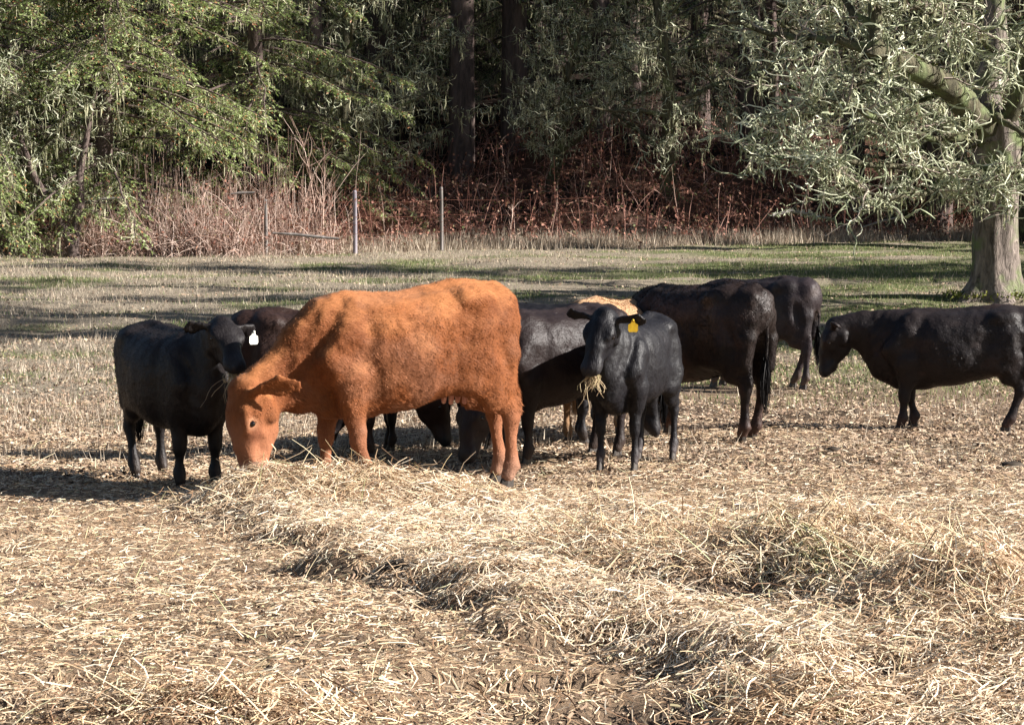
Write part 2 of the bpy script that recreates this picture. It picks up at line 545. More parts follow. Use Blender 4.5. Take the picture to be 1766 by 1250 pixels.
# ------------------------------------------------------------------ pasture: fallen leaves, grass blades, dry fringe
def leaves(name, label, n, y0, y1, s0, s1, mat, dens, seed, cat, pw=1.0):
    x, y, r = scatter(n, y0, y1, .27, dens, seed, pw)
    S = s0 + (s1 - s0) * r.random(n)
    c = np.stack([x, y, ground(x, y) + .012 + .02 * r.random(n)], 1)
    u = unit(np.stack([r.normal(0, 1, n), r.normal(0, 1, n), r.normal(0, .35, n)], 1))
    w = unit(np.cross(u, np.stack([r.normal(0, .6, n), r.normal(0, .6, n) - .4, np.ones(n)], 1)))
    nn = np.cross(u, w)
    V = np.stack([c - u * S[:, None], c + w * S[:, None] * .55 + nn * S[:, None] * .2, c + u * S[:, None], c - w * S[:, None] * .55 + nn * S[:, None] * .2], 1).reshape(-1, 3)
    Q = np.arange(n * 4).reshape(-1, 4)
    T = np.concatenate([Q[:, [0, 1, 2]], Q[:, [0, 2, 3]]])
    link(name, mesh_np(name, V, T, mat, False), kind='stuff', label=label, category=cat)


M_LEAF = random_mat('dead_leaves', [(0, (.05, .032, .022)), (.25, (.16, .105, .07)), (.55, (.32, .22, .15)), (.85, (.46, .34, .24)), (.97, (.58, .46, .33)), (1, (.64, .54, .40))], .75, .25)
leaves('leaf_litter', 'trampled leaves and straw scraps on the pasture behind the herd', 58000, 15.5, 33, .008, .028, M_LEAF, lambda x, y: np.clip(.55 + .5 * noise2(x * .9, y * .9, 61), .1, 1) * (1 - .6 * sstep(25, 33, y)), 201, 'leaves')
leaves('fallen_leaves', 'fallen leaves scattered over the far grass', 12000, 29, 63, .016, .036, M_LEAF, lambda x, y: np.clip(.5 + .5 * noise2(x * .5, y * .9, 62), .1, 1) * (y < edge_y(x) + .5), 202, 'leaves')


def blades(name, label, n, y0, y1, h0, h1, w, mat, dens, seed, lean=.3, cat='grass', pw=1.0):
    x, y, r = scatter(n, y0, y1, .27, dens, seed, pw)
    H = h0 + (h1 - h0) * r.random(n) ** 1.5
    a = r.random(n) * 2 * math.pi
    c = np.stack([x, y, ground(x, y) - .005], 1)
    s = np.stack([np.cos(a), np.sin(a), 0 * a], 1) * (w * (.6 + .8 * r.random(n)))[:, None]
    tip = c + np.stack([r.normal(0, lean, n) * H, r.normal(0, lean, n) * H, H], 1)
    V = np.stack([c - s, c + s, tip], 1).reshape(-1, 3)
    link(name, mesh_np(name, V, np.arange(n * 3).reshape(-1, 3), mat, False), kind='stuff', label=label, category=cat)


M_GRASS = random_mat('pasture_grass', [(0, (.06, .10, .025)), (.3, (.13, .19, .05)), (.6, (.22, .28, .09)), (.8, (.36, .35, .17)), (1, (.42, .36, .20))], .6, .3, trans=.25)
M_DRY = random_mat('dry_grass', [(0, (.18, .12, .08)), (.35, (.35, .285, .215)), (.7, (.54, .45, .35)), (1, (.70, .61, .48))], .7, .2, trans=.2)


def d_green(x, y):
    return np.clip(sstep(-.35, .6, fbm2(x * .5, y * 1.1, 36) - .35 + .75 * sstep(0, 6, x)), .08, 1) * (y < edge_y(x) + .3) * sstep(21, 29, y + 3 * sstep(-1.5, -3, x))


blades('pasture_grass', 'short green grass of the far pasture', 90000, 20, 62, .03, .085, .0055, M_GRASS, d_green, 301)
blades('dry_tufts', 'dry bleached grass tufts across the pasture', 60000, 17, 60, .04, .15, .004, M_DRY, lambda x, y: np.clip(.45 + .6 * noise2(x * .8, y * 1.2, 66), .05, 1) * (y < edge_y(x)) * (.25 + .75 * sstep(1, -2, x)), 302)
blades('dry_grass_fringe', 'tall dry grass along the foot of the brambly bank', 34000, 50, 65, .12, .5, .007, M_DRY, lambda x, y: np.exp(-((y - edge_y(x) - .2) / .8) ** 2) * np.clip(.6 + .5 * noise2(x * .7, y, 67), .1, 1), 303, lean=.25)
# ------------------------------------------------------------------ cattle: a smooth union of muscles, meshed in one skin
def _smin(a, b, k):
    h = np.maximum(k - np.abs(a - b), 0) / k
    return np.minimum(a, b) - h * h * k * .25


class Field:
    def __init__(s, lo, hi, h):
        s.lo = np.array(lo, float); s.h = h
        s.n = np.ceil((np.array(hi) - s.lo) / h).astype(int) + 1
        s.F = np.full(s.n, .5)

    def _box(s, lo, hi):
        a = np.clip(np.floor((lo - s.lo) / s.h).astype(int), 0, s.n - 1)
        b = np.clip(np.ceil((hi - s.lo) / s.h).astype(int) + 1, 1, s.n)
        ax = [s.lo[i] + s.h * np.arange(a[i], b[i]) for i in range(3)]
        if min(len(q) for q in ax) < 1: return None, None
        P = np.stack(np.meshgrid(*ax, indexing='ij'), -1)
        return tuple(slice(a[i], b[i]) for i in range(3)), P

    def chain(s, nodes, k=.05, side=(0, 1, 0), sub=False, pw=2):
        """nodes: (x,y,z, half width along side, half height across)."""
        nodes = [np.array(n if len(n) == 5 else (*n, n[3]), float) for n in nodes]
        if len(nodes) == 1:
            nodes = [nodes[0], nodes[0] + np.array([1e-4, 0, 1e-4, 0, 0])]
        rmax = max(max(n[3], n[4]) for n in nodes) + .12 + k
        P3 = np.array([n[:3] for n in nodes])
        sl, P = s._box(P3.min(0) - rmax, P3.max(0) + rmax)
        if sl is None: return
        side = np.array(side, float)
        D = None
        for a, b in zip(nodes[:-1], nodes[1:]):
            d = b[:3] - a[:3]; L = np.linalg.norm(d); e = d / L
            sv = side - e * side.dot(e); sv /= max(np.linalg.norm(sv), 1e-6); ov = np.cross(e, sv)
            q = P - a[:3]
            t = np.clip((q @ e) / L, 0, 1)
            q = q - t[..., None] * d
            rw = a[3] + (b[3] - a[3]) * t; rh = a[4] + (b[4] - a[4]) * t
            rr = (rw + rh) * .5
            u = q @ sv; v = q @ ov; w = q @ e
            k0 = np.sqrt((u / rw) ** 2 + (v / rh) ** 2 + (w / rr) ** 2)
            k1 = np.sqrt((u / rw ** 2) ** 2 + (v / rh ** 2) ** 2 + (w / rr ** 2) ** 2)
            dd = k0 * (k0 - 1) / np.maximum(k1, 1e-6)
            if pw != 2:
                kp = (np.abs(u / rw) ** pw + np.abs(v / rh) ** pw + np.abs(w / rr) ** pw) ** (1 / pw)
                dd = (kp - 1) * np.sqrt(u * u + v * v + w * w) / np.maximum(kp, .05)
            dd = np.where(k0 < .02, -np.minimum(rw, rh), dd)
            D = dd if D is None else _smin(D, dd, .02)
        if sub:
            s.F[sl] = -_smin(-s.F[sl], D, k)
        else:
            s.F[sl] = _smin(s.F[sl], D, k)

    def both(s, nodes, **kw):
        for g in (1, -1):
            s.chain([(n[0], n[1] * g, *n[2:]) for n in nodes], **kw)

    def mesh(s):
        F = s.F; h = s.h; neg = F < 0
        c = [(i, j, k) for i in (0, 1) for j in (0, 1) for k in (0, 1)]
        sl = lambda o: tuple(slice(o[a], F.shape[a] - 1 + o[a]) for a in range(3))
        cnt = sum(neg[sl(o)].astype(np.int8) for o in c)
        idx = np.argwhere((cnt > 0) & (cnt < 8))
        gi = np.full(cnt.shape, -1, np.int64); gi[tuple(idx.T)] = np.arange(len(idx))
        S = np.zeros((len(idx), 3)); N = np.zeros(len(idx))
        for o in c:
            for ax in range(3):
                if o[ax]: continue
                o2 = list(o); o2[ax] = 1
                v0 = F[tuple((idx + o).T)]; v1 = F[tuple((idx + o2).T)]
                m = (v0 < 0) != (v1 < 0)
                t = np.where(m, v0 / np.where(m, v0 - v1, 1), 0)
                p = np.array(o, float)[None] + 0 * S; p[:, ax] = t
                S += p * m[:, None]; N += m
        V = (idx + S / N[:, None]) * h + s.lo
        Q = []
        for ax in range(3):
            b, cc = [(1, 2), (2, 0), (0, 1)][ax]
            A = [slice(1, -1)] * 3; A[ax] = slice(0, -1)
            B = list(A); B[ax] = slice(1, None)
            n0 = neg[tuple(A)]; n1 = neg[tuple(B)]
            e = np.argwhere(n0 != n1); off = np.ones(3, int); off[ax] = 0
            e = e + off
            db = np.zeros(3, int); db[b] = 1; dc = np.zeros(3, int); dc[cc] = 1
            q = np.stack([gi[tuple((e - db - dc).T)], gi[tuple((e - dc).T)], gi[tuple(e.T)], gi[tuple((e - db).T)]], 1)
            flip = ~neg[tuple(e.T)]
            q[flip] = q[flip][:, ::-1]
            Q.append(q)
        Q = np.concatenate(Q); Q = Q[(Q >= 0).all(1)]
        # two rounds of light smoothing take the voxel steps out
        for lam in (.5, -.52, .5, -.52):
            acc = np.zeros_like(V); w = np.zeros(len(V))
            for a in range(4):
                i, j = Q[:, a], Q[:, (a + 1) % 4]
                np.add.at(acc, i, V[j]); np.add.at(w, i, 1)
            V = V + lam * (acc / np.maximum(w, 1)[:, None] - V)
        return V, Q


def vnormals(V, Q):
    n = np.cross(V[Q[:, 2]] - V[Q[:, 0]], V[Q[:, 3]] - V[Q[:, 1]])
    N = np.zeros_like(V)
    for a in range(4): np.add.at(N, Q[:, a], n)
    return unit(N)


def coat_material(name, rough, spec, sheen):
    t = NT(name)
    at = t.n('ShaderNodeVertexColor', layer_name='Col').outputs[0]
    co = t.coord()
    f = t.noise(3.2, 6, .62, t.mapping(co, (1, 1, 1)))
    c = t.mix(.5, at, t.ramp(f, [(.30, (.55, .5, .48)), (.5, (1, 1, 1)), (.72, (1.35, 1.3, 1.25))]), 'MULTIPLY')
    g = t.noise(60, 3, .6, t.mapping(co, (.5, 1, .35)))
    c = t.mix(.25, c, t.ramp(g, [(.3, (.6, .58, .55)), (.7, (1.3, 1.3, 1.3))]), 'MULTIPLY')
    hh = t.math('ADD', t.math('MULTIPLY', f, .8), t.math('MULTIPLY', g, .45))
    t.bump(hh, .75, .016)
    t.set(c, rough, spec)
    t.b.inputs['Sheen Weight'].default_value = sheen
    t.b.inputs['Sheen Roughness'].default_value = .4
    return t.m


M_COAT = coat_material('short_fur', .75, .12, .06)
M_COAT_B = coat_material('glossy_black_fur', .52, .24, .0)


def strand_mat(name, rough, spec):
    t = NT(name)
    at = t.n('ShaderNodeVertexColor', layer_name='Col').outputs[0]
    return t.set(at, rough, spec)


M_HAIR = strand_mat('hair_strands', .7, .16)
M_HAIR_B = strand_mat('black_hair_strands', .55, .20)
M_HOOF = (lambda t: t.set(t.ramp(t.noise(30, 4, .6, t.coord()), [(.3, (.02, .016, .013)), (.7, (.07, .055, .045))]), .5, .4))(NT('hoof_horn'))
M_NOSE = NT('wet_black_nose').set((.02, .02, .024), .22, .6)
M_NOSE_R = (lambda t: t.set(t.ramp(t.noise(40, 3, .6, t.coord()), [(.3, (.22, .10, .075)), (.7, (.36, .19, .15))]), .3, .5))(NT('brown_nose'))
M_EYE = NT('wet_eye').set((.008, .005, .004), .05, .6)
M_SKIN = (lambda t: t.set(t.ramp(t.noise(40, 3, .6, t.coord()), [(.3, (.38, .15, .11)), (.7, (.55, .28, .22))]), .5, .4))(NT('pink_skin'))
M_TAG_Y = (lambda t: t.set(t.ramp(t.noise(25, 3, .6, t.coord()), [(.3, (.62, .36, .02)), (.7, (.85, .55, .03))]), .4, .4))(NT('yellow_plastic_tag'))
M_TAG_W = NT('white_plastic_tag').set((.85, .84, .74), .35, .5)
M_WISP = random_mat('hay_wisp', [(0, (.26, .18, .10)), (.5, (.55, .42, .27)), (1, (.40, .36, .18))], .7, .2)

_hoof_cache = {}


def hoof_mesh():
    if 'm' in _hoof_cache: return _hoof_cache['m']
    a = Acc()
    for sy in (-1, 1):
        ring = [(-.045, .0), (-.03, .026), (.02, .027), (.062, .012), (.066, -.0), (.02, -.004), (-.03, -.004)]
        lo = np.array([(x, sy * (.003 + y), -.075) for x, y in ring])
        hi = np.array([(x * .72 - .012, sy * (.003 + y * .85), .0) for x, y in ring])
        V = np.concatenate([lo, hi]); n = len(ring)
        Q = np.array([[i, (i + 1) % n, n + (i + 1) % n, n + i] for i in range(n)])
        if sy < 0: Q = Q[:, ::-1]
        a.add(V, Q)
        a.add(hi, np.array([[0, i, i + 1] for i in range(1, n - 1)])[:, ::sy])
    m = a.mesh('hoof', M_HOOF, smooth=False); _hoof_cache['m'] = m
    return m


def ball(r, k=12, sc=(1, 1, 1)):
    th = np.linspace(0, math.pi, k); z = np.cos(th); rr = np.sin(th)
    P = np.stack([0 * z, 0 * z, z * r], 1)[None]
    V, Q = tubes(P, (rr * r)[None], k + 2)
    return V * np.array(sc), Q


def make_cow(name, label, category, x, y, head_to, scale=1.0, colour=(.35, .1, .03), shade=None, muzzle=None, legs={}, neck=None, poll=(1.0, 0, 1.32),
             face=(.85, 0, -.5), roll=(0, 1, 0), h=.02, girth=1.0, hairs=20000, hair_len=.018, black=True, udder=False, tail='hang', group=None, z=None,
             ears=(0, 0), low_colour=None, lit_top_colour=None, tag=None, tag_mat=None, dirt=.0, muddy=(.16, .11, .08), seed=1, wisps=0, head_scale=1.05, ear_len=1.0, ear_n=(1, 0, .25), thin=0, leg_girth=1.06, topline=0.0, deep=1.0):
    r = np.random.default_rng(seed)
    poll = np.array(poll, float); fd = unit(np.array(face, float)); sd = np.array(roll, float)
    sd = unit(sd - fd * sd.dot(fd)); ud = np.cross(fd, sd)
    HS = head_scale
    H = lambda a, b, c: poll + (fd * a + sd * b * 1.12 + ud * c) * HS          # head space -> cow space
    pts = [H(.55, 0, 0), H(-.1, .36, 0), H(-.1, -.36, 0), H(0, .3, -.25), H(0, 0, .2), H(.4, 0, -.2)]
    lo = np.minimum(np.min(pts, 0), [-1.0, -.45 * girth, -.02]) - .06; hi = np.maximum(np.max(pts, 0), [.95, .45 * girth, 1.45]) + .06
    lo[2] = -.03
    f = Field(lo, hi, h)
    g = girth
    tl = topline
    dp = .048 * deep
    f.chain([(-.68, 0, 1.12, .13, .16), (-.60, 0, 1.10, .20 * g, .22), (-.42, 0, 1.055 - dp * .3, .25 * g, .28 + dp * .3), (-.15, 0, .975 - dp - tl * .5, .295 * g, .33 + dp), (.10, 0, .935 - dp - tl * .8, .31 * g, .355 + dp),
             (.34, 0, .93 - dp - tl, .25 * g, .36 + dp), (.52, 0, .95 - dp * .7 - tl, .18, .34 + dp * .7), (.66, 0, .93 - tl, .125, .25)], k=.04, pw=2.6)
    # haunches
    f.both([(-.47, .15, 1.02, .13, .19), (-.43, .19, .86, .115, .18), (-.41, .195, .72, .090, .15)], k=.07)
    f.both([(-.04, .13, .82, .16 * g, .22)], k=.10)
    f.both([(-.63, .11, 1.08, .08, .10), (-.67, .135, .88, .085, .11), (-.66, .15, .66, .07, .085)], k=.08)
    f.both([(-.36, .20 * g, 1.235, .05, .035), (-.48, .17 * g, 1.24, .05, .035)], k=.12)
    f.both([(-.72, .095, 1.225, .04, .04)], k=.07)
    f.both([(.70, .235, 1.12 - tl, .03, .05), (.72, .20, .86 - tl, .03, .05)], k=.08, sub=True)
    f.both([(-.22, .18 * g, .72, .04, .07), (-.33, .20, .74, .04, .08)], k=.09)
    f.both([(-.28, .34 * g, .90, .03, .14), (-.25, .33 * g, .76, .03, .08)], k=.10, sub=True)
    # spine
    f.chain([(-.66, 0, 1.30, .035, .03), (-.35, 0, 1.335, .03, .03), (.1, 0, 1.275 - tl, .03, .03), (.42, 0, 1.295 - tl, .04, .035)], k=.08)
    # shoulders
    f.both([(.38, .11, 1.22 - tl, .05, .09), (.45, .205, 1.05 - tl, .06, .12), (.60, .205, .88 - tl, .075, .10)], k=.04)
    f.both([(-.32, .355 * g, 1.12, .05, .05), (-.28, .36 * g, .98, .05, .06)], k=.12, sub=True)
    f.both([(-.60, .285, 1.0, .03, .03), (-.61, .25, .78, .03, .03)], k=.07, sub=True)
    f.both([(.60, .17, .88 - tl, .075, .11), (.475, .205, .74, .075, .12), (.455, .175, .58, .066, .09)], k=.04)
    # brisket and belly line
    f.chain([(.73, 0, .86 - tl, .08, .10), (.71, 0, .68 - dp, .085, .09), (.54, 0, .575 - dp * 1.3, .09, .07), (.30, 0, .575 - dp * 1.5, .10, .06)], k=.08)
    if udder:
        f.chain([(-.36, 0, .70, .11, .09)], k=.07)
    # legs
    lg = leg_girth
    feet = {}
    for key, sy in (('fl', 1), ('fr', -1)):
        dx, dy, bend = (*legs.get(key, (0, 0)), 0)[:3]
        yy = sy * .16
        A = np.array([.45, sy * .165, .60]); K = np.array([.47 + dx * .45 + bend, yy + dy * .5, .375]); Fe = np.array([.46 + dx * .95, yy + dy * .95, .14]); C = np.array([.48 + dx, yy + dy, .075])
        f.chain([(*A, .066 * lg, .092 * lg), ((A[0] + K[0]) / 2, (A[1] + K[1]) / 2, .49, .050 * lg, .064 * lg), (*(K + [0, 0, .035]), .050 * lg, .053 * lg), (*(K - [0, 0, .03]), .046 * lg, .048 * lg),
                 ((K[0] + Fe[0]) / 2, (K[1] + Fe[1]) / 2, .25, .025 * lg, .030 * lg), (*Fe, .041 * lg, .047 * lg), (*C, .037 * lg, .042 * lg)], k=.03)
        f.chain([(Fe[0] - .042, Fe[1] + .018, Fe[2] - .012, .014, .014)], k=.015); f.chain([(Fe[0] - .042, Fe[1] - .018, Fe[2] - .012, .014, .014)], k=.015)
        feet[key] = C
    for key, sy in (('hl', 1), ('hr', -1)):
        dx, dy = legs.get(key, (0, 0))[:2]
        yy = sy * .155
        S = np.array([-.40 + dx * .12, sy * .17, .68]); K = np.array([-.685 + dx * .5, yy + dy * .5, .46]); Fe = np.array([-.645 + dx * .95, yy + dy * .95, .145]); C = np.array([-.61 + dx, yy + dy, .075])
        f.chain([(-.48 + dx * .1, sy * .17, .78, .09 * lg, .17), ((S[0] + K[0]) / 2 - .01, (S[1] + K[1]) / 2, .60, .062 * lg, .115), (*(K + [.025, 0, .07]), .038 * lg, .066 * lg), (*(K + [.012, 0, -.01]), .042 * lg, .056 * lg),
                 ((K[0] + Fe[0]) / 2 + .01, (K[1] + Fe[1]) / 2, .30, .026 * lg, .034 * lg), (*Fe, .042 * lg, .048 * lg), (*C, .038 * lg, .044 * lg)], k=.03)
        f.chain([(*(K + [-.045, 0, .04]), .02, .02), (*(K + [-.03, 0, .16]), .022, .02), (-.64 + dx * .2, sy * .15, .74, .04, .04)], k=.035)
        feet[key] = C
    for key in ('hl', 'hr'):
        q = feet[key]
        for e_ in (-.018, .018): f.chain([(q[0] - .075, q[1] + e_, .13, .014, .014)], k=.015)
    # neck
    nb = np.array([.50, 0, 1.03 - tl]); ne = H(-.01, 0, -.01)
    nm = np.array(neck, float) if neck is not None else (nb + ne) / 2 + np.array([0, 0, .0])
    m1 = nb * .45 + nm * .55
    f.chain([(*nb, .15, .25), (*m1, .115, .24), (*nm, .10, .205), (*((nm + ne) / 2), .10, .16), (*ne, .095, .11)], k=.06, side=tuple((sd + np.array([0, 1, 0])) / 2))
    dn = unit(ne - nb); dl = np.cross(dn, np.array([0, 1, 0]))
    if dl[2] > 0: dl = -dl
    w = nm + dl * .18; w0 = np.array([.72, 0, .68])
    f.chain([(*w0, .03, .06), (*((w + w0) / 2), .022, .06), (*w, .028, .05)], k=.07)
    f.chain([(*(nb + np.array([.0, 0, .20])), .04, .05), (*(nm - dl * .13), .03, .04), (*H(-.02, 0, .05), .04, .04)], k=.08)
    def fh(nodes, bw=1.28, **kw):
        f.chain([(*n[:3], n[3] * HS * bw, n[-1] * HS * 1.04) for n in nodes], **kw)
    # head
    hs = tuple(sd)
    fh([(*H(.0, 0, 0), .085, .095), (*H(.10, 0, .0), .105, .105), (*H(.20, 0, -.01), .09, .095)], k=.05, side=hs)
    fh([(*H(.10, 0, .035), .085, .065), (*H(.28, 0, .01), .062, .07), (*H(.42, 0, -.02), .060, .055)], k=.04, side=hs)
    fh([(*H(.07, 0, -.10), .07, .085), (*H(.20, 0, -.105), .055, .068), (*H(.37, 0, -.075), .042, .035)], k=.045, side=hs)
    fh([(*H(.39, 0, -.04), .064, .058), (*H(.455, 0, -.035), .074, .056)], k=.035, side=hs)
    fh([(*H(.41, 0, -.085), .035, .025)], k=.03, side=hs)
    for s_ in (1, -1):
        fh([(*H(.16, s_ * .088, .035), .022, .022)], k=.04)
        fh([(*H(.20, s_ * .088, .056), .018, .018), (*H(.16, s_ * .096, .060), .020, .018), (*H(.11, s_ * .090, .058), .02, .02)], k=.04)
        fh([(*H(.05, s_ * .085, -.065), .032, .05), (*H(.12, s_ * .085, -.10), .028, .045)], k=.03, side=hs)
        fh([(*H(.27, s_ * .098, -.035), .018, .02), (*H(.36, s_ * .085, -.04), .015, .015)], k=.04, sub=True)
        fh([(*H(.168, s_ * .128, .020), .014, .016)], k=.02, sub=True)
        er = ears[0 if s_ > 0 else 1]
        e0 = H(.01, s_ * .085, .035); e1 = H(-.02, s_ * .165, .035 + .05 * er); e2 = H(-.035, s_ * .215 * ear_len, .03 + .12 * er); e3 = H(-.035, s_ * .255 * ear_len, .02 + .20 * er)
        fh([(*e0, .026, .024), (*e1, .016, .036), (*e2, .016, .062), (*e3, .012, .034)], k=.02, bw=1, side=tuple(fd * ear_n[0] + sd * ear_n[1] * s_ + ud * ear_n[2]))
        en = unit(fd * ear_n[0] + sd * ear_n[1] * s_ + ud * ear_n[2])
        fh([(*(e1 + en * .034), .018, .022), (*(e2 + en * .032), .018, .040)], k=.012, bw=1, side=tuple(en), sub=True)
        fh([(*H(.515, s_ * .036, -.012), .014, .010), (*H(.50, s_ * .052, .002), .010, .010)], k=.012, sub=True)
    # tail
    if tail:
        tx = [(-.66, 0, 1.315, .035, .035), (-.745, 0, 1.27, .032, .034), (-.79, 0, 1.12, .026, .03), (-.80, .005, .88, .021, .023), (-.79, .01, .66, .018, .018)]
        if tail == 'side': tx = [(a - .01, b + (1.3 - c) * -.10, c, d, e) for a, b, c, d, e in tx]
        f.chain(tx, k=.03)
    V, Q = f.mesh()
    N = vnormals(V, Q)
    # uneven flesh: wrinkles on the neck, ribs and soft lumps
    d1 = noise3(V * 4, seed) * .006 + noise3(V * np.array([16, 16, 9]), seed + 3) * .005 + noise3(V * 27, seed + 4) * .003
    nk = np.exp(-((V[:, 0] - .72) / .16) ** 2) * (V[:, 2] > .55) * (V[:, 0] < 1.0)
    d1 = d1 + nk * .004 * np.sin((V[:, 0] * .9 + V[:, 2] * .55) * 60 + 3 * noise3(V * 5, seed + 9))
    body = sstep(.5, .7, V[:, 2])
    rib = (np.abs(V[:, 0] - .08) < .38) * body * np.sin(V[:, 0] * 48 + V[:, 2] * 6) * .0008
    legw = 1 - sstep(.45, .75, V[:, 2])
    V = V + N * (d1 * (1 - .75 * legw) + rib)[:, None]
    N = vnormals(V, Q)
    # coat colours; the paler top has sunlight painted in
    hd = (V - poll); ha = hd @ fd; hb = hd @ sd; hc = hd @ ud
    nearhead = np.linalg.norm(V - H(.22, 0, -.02), axis=1) < .34
    mz = sstep(.40, .47, ha) * (nearhead)
    c0 = np.array(colour, float)
    C = np.tile(c0, (len(V), 1))
    nz = .5 + .5 * fb3(V * 2.6, seed + 5)
    if shade is not None:
        C = C * (1 - nz[:, None] * .9) + np.array(shade) * nz[:, None] * .9
    if lit_top_colour is not None:
        wt = (sstep(.15, .9, N[:, 2] + .5 * fb3(V * 4, seed + 31)) * .6)[:, None]  # upward faces paler: dusty top with the sun's highlight painted in
        C = C * (1 - wt) + np.array(lit_top_colour) * wt
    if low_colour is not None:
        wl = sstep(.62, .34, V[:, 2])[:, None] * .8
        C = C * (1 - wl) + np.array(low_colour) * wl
    if dirt:
        dz = sstep(.15, .5, fb3(V * np.array([3, 3, 4.5]), seed + 8)) * dirt * (.5 + .5 * sstep(.9, .2, V[:, 2]))
        dz = dz[:, None] * .8
        C = C * (1 - dz) + np.array(muddy) * dz
    fz = (sstep(.26, .05, V[:, 2]) * .55)[:, None] * (1 if dirt else .3)
    C = C * (1 - fz) + np.array(muddy) * fz
    for s_ in (1, -1):
        ed = np.linalg.norm(V - H(.172, s_ * .115, .022), axis=1)
        we = (sstep(.052, .03, ed) * (0 if black else .35))[:, None]
        C = C * (1 - we) + np.array((.50, .27, .16)) * we
        wd = (sstep(.075, .02, np.linalg.norm(V - H(.235, s_ * .09, .0), axis=1)) * (0 if black else .55))[:, None]
        C = C * (1 - wd) + np.array((.10, .03, .015)) * wd
    mc = np.array(muzzle if muzzle is not None else (.02, .018, .02))
    C = C * (1 - mz[:, None]) + mc * mz[:, None]
    root = thing(name, label, category, (x, y, ground1(x, y) + .015 if z is None else z), head_to, group, scale)
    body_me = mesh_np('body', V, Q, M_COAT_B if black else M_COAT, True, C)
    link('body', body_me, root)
    for key, c in feet.items():
        link('hoof', hoof_mesh(), root, (c[0], c[1], .078))
    for s_ in (1, -1):
        ev, eq = ball(.018 * HS, 12)
        link('eye', mesh_np('eye', ev + H(.168, s_ * .112, .026), eq, M_EYE), root)
    if udder:
        for px_, py_ in ((-.32, .05), (-.32, -.05), (-.42, .05), (-.42, -.05)):
            P = np.array([[(px_, py_, .63), (px_, py_, .59), (px_ + .005, py_, .555), (px_ + .005, py_, .548)]])
            tv, tq = tubes(P, np.array([[.022, .018, .015, .005]]), 8)
            link('teat', mesh_np('teat', tv, tq, M_SKIN), root)
    if tag:
        s_ = 1 if tag == 'left' else -1
        er = ears[0 if s_ > 0 else 1]
        c = H(-.03, s_ * .22, .02 + .11 * er); tg = unit(np.array([fd[0], fd[1] + .3, 0.0])); c = c + tg * .03
        # a hanging tag: rounded plate with a narrow neck
        out = [(-.012, 0), (.012, 0), (.016, -.02), (.036, -.032), (.038, -.075), (.028, -.088), (-.028, -.088), (-.038, -.075), (-.036, -.032), (-.016, -.02)]
        dn_ = np.array([0, 0, 1.0]); sx = np.cross(dn_, tg)
        v0 = np.array([c + sx * a_ * 1.15 + dn_ * (b_ * 1.15 + .0) + tg * .022 for a_, b_ in out]); v1 = v0 - tg * .005; n = len(out)
        me = bpy.data.meshes.new('ear_tag')
        me.from_pydata([tuple(v) for v in np.concatenate([v0, v1])], [], [list(range(n)), list(range(2 * n - 1, n - 1, -1))] + [[i, n + i, n + (i + 1) % n, (i + 1) % n] for i in range(n)])
        me.materials.append(tag_mat or M_TAG_Y)
        link('ear_tag', me, root)
        bv, bq = ball(.011, 8)
        link('tag_button', mesh_np('tag_button', bv + c + tg * .026 + dn_ * .002, bq, tag_mat or M_TAG_Y), root)
    nv, nq = ball(.043 * HS, 12, (1, 1, 1))
    nb_ = np.stack([fd * .55, sd * 1.25, ud * .72])
    link('nose', mesh_np('nose', (nv @ nb_) + H(.492, 0, -.022), nq, M_NOSE if black else M_NOSE_R), root)
    # coat of short hair strands
    if hairs:
        A_, B_, C_, D_ = (V[Q[:, i]] for i in range(4))
        ar = np.linalg.norm(np.cross(C_ - A_, D_ - B_), axis=1)
        fi = r.choice(len(Q), hairs, p=ar / ar.sum())
        u, v = r.random(hairs)[:, None], r.random(hairs)[:, None]
        P = (A_[fi] * (1 - u) + B_[fi] * u) * (1 - v) + (D_[fi] * (1 - u) + C_[fi] * u) * v
        n_ = unit(N[Q[fi, 0]]); cc = C[Q[fi, 0]]
        flow = np.tile([-.75, 0, -.66], (hairs, 1)) + .20 * np.stack([noise3(P * 5, seed + 11), noise3(P * 9, seed + 12), noise3(P * 9, seed + 13)], 1) + r.normal(0, .16, (hairs, 3))
        flow = unit(flow - n_ * (flow * n_).sum(1, keepdims=True))
        nh = np.linalg.norm(P - H(.2, 0, 0), axis=1) < .36
        L = hair_len * (.55 + .75 * r.random(hairs)) * np.where(nh, .5, 1) * np.where(P[:, 2] < .5, .55, 1) * np.where((np.abs(P[:, 2] - .6) < .12) & (np.abs(P[:, 1]) < .2), 1.5, 1)
        tip = P + flow * (L * .9)[:, None] + n_ * (L * (.28 + .3 * r.random(hairs)))[:, None]
        sdv = unit(np.cross(flow, n_)) * (.0022 + .0018 * r.random(hairs))[:, None]
        HV = np.stack([P - sdv - n_ * .001, P + sdv - n_ * .001, tip], 1).reshape(-1, 3)
        cc = cc * ((.80 + .40 * r.random(hairs)) * (1 + .34 * fb3(P * np.array([7, 7, 4.5]), seed + 21)))[:, None]
        HF = np.arange(hairs * 3).reshape(-1, 3)
        hm = mesh_np('coat', HV, HF, M_HAIR_B if black else M_HAIR, True, np.repeat(cc, 3, 0))
        tuft = np.stack([noise3(P * np.array([34, 34, 20]), seed + 41), noise3(P * np.array([34, 34, 20]), seed + 42), noise3(P * np.array([34, 34, 20]), seed + 43)], 1)
        hn = unit(n_ + r.normal(0, .12 if black else .2, (hairs, 3)) + flow * .1 + (.38 if black else .30) * tuft)
        hm.normals_split_custom_set_from_vertices(np.repeat(hn, 3, 0))
        link('coat', hm, root, kind='stuff')
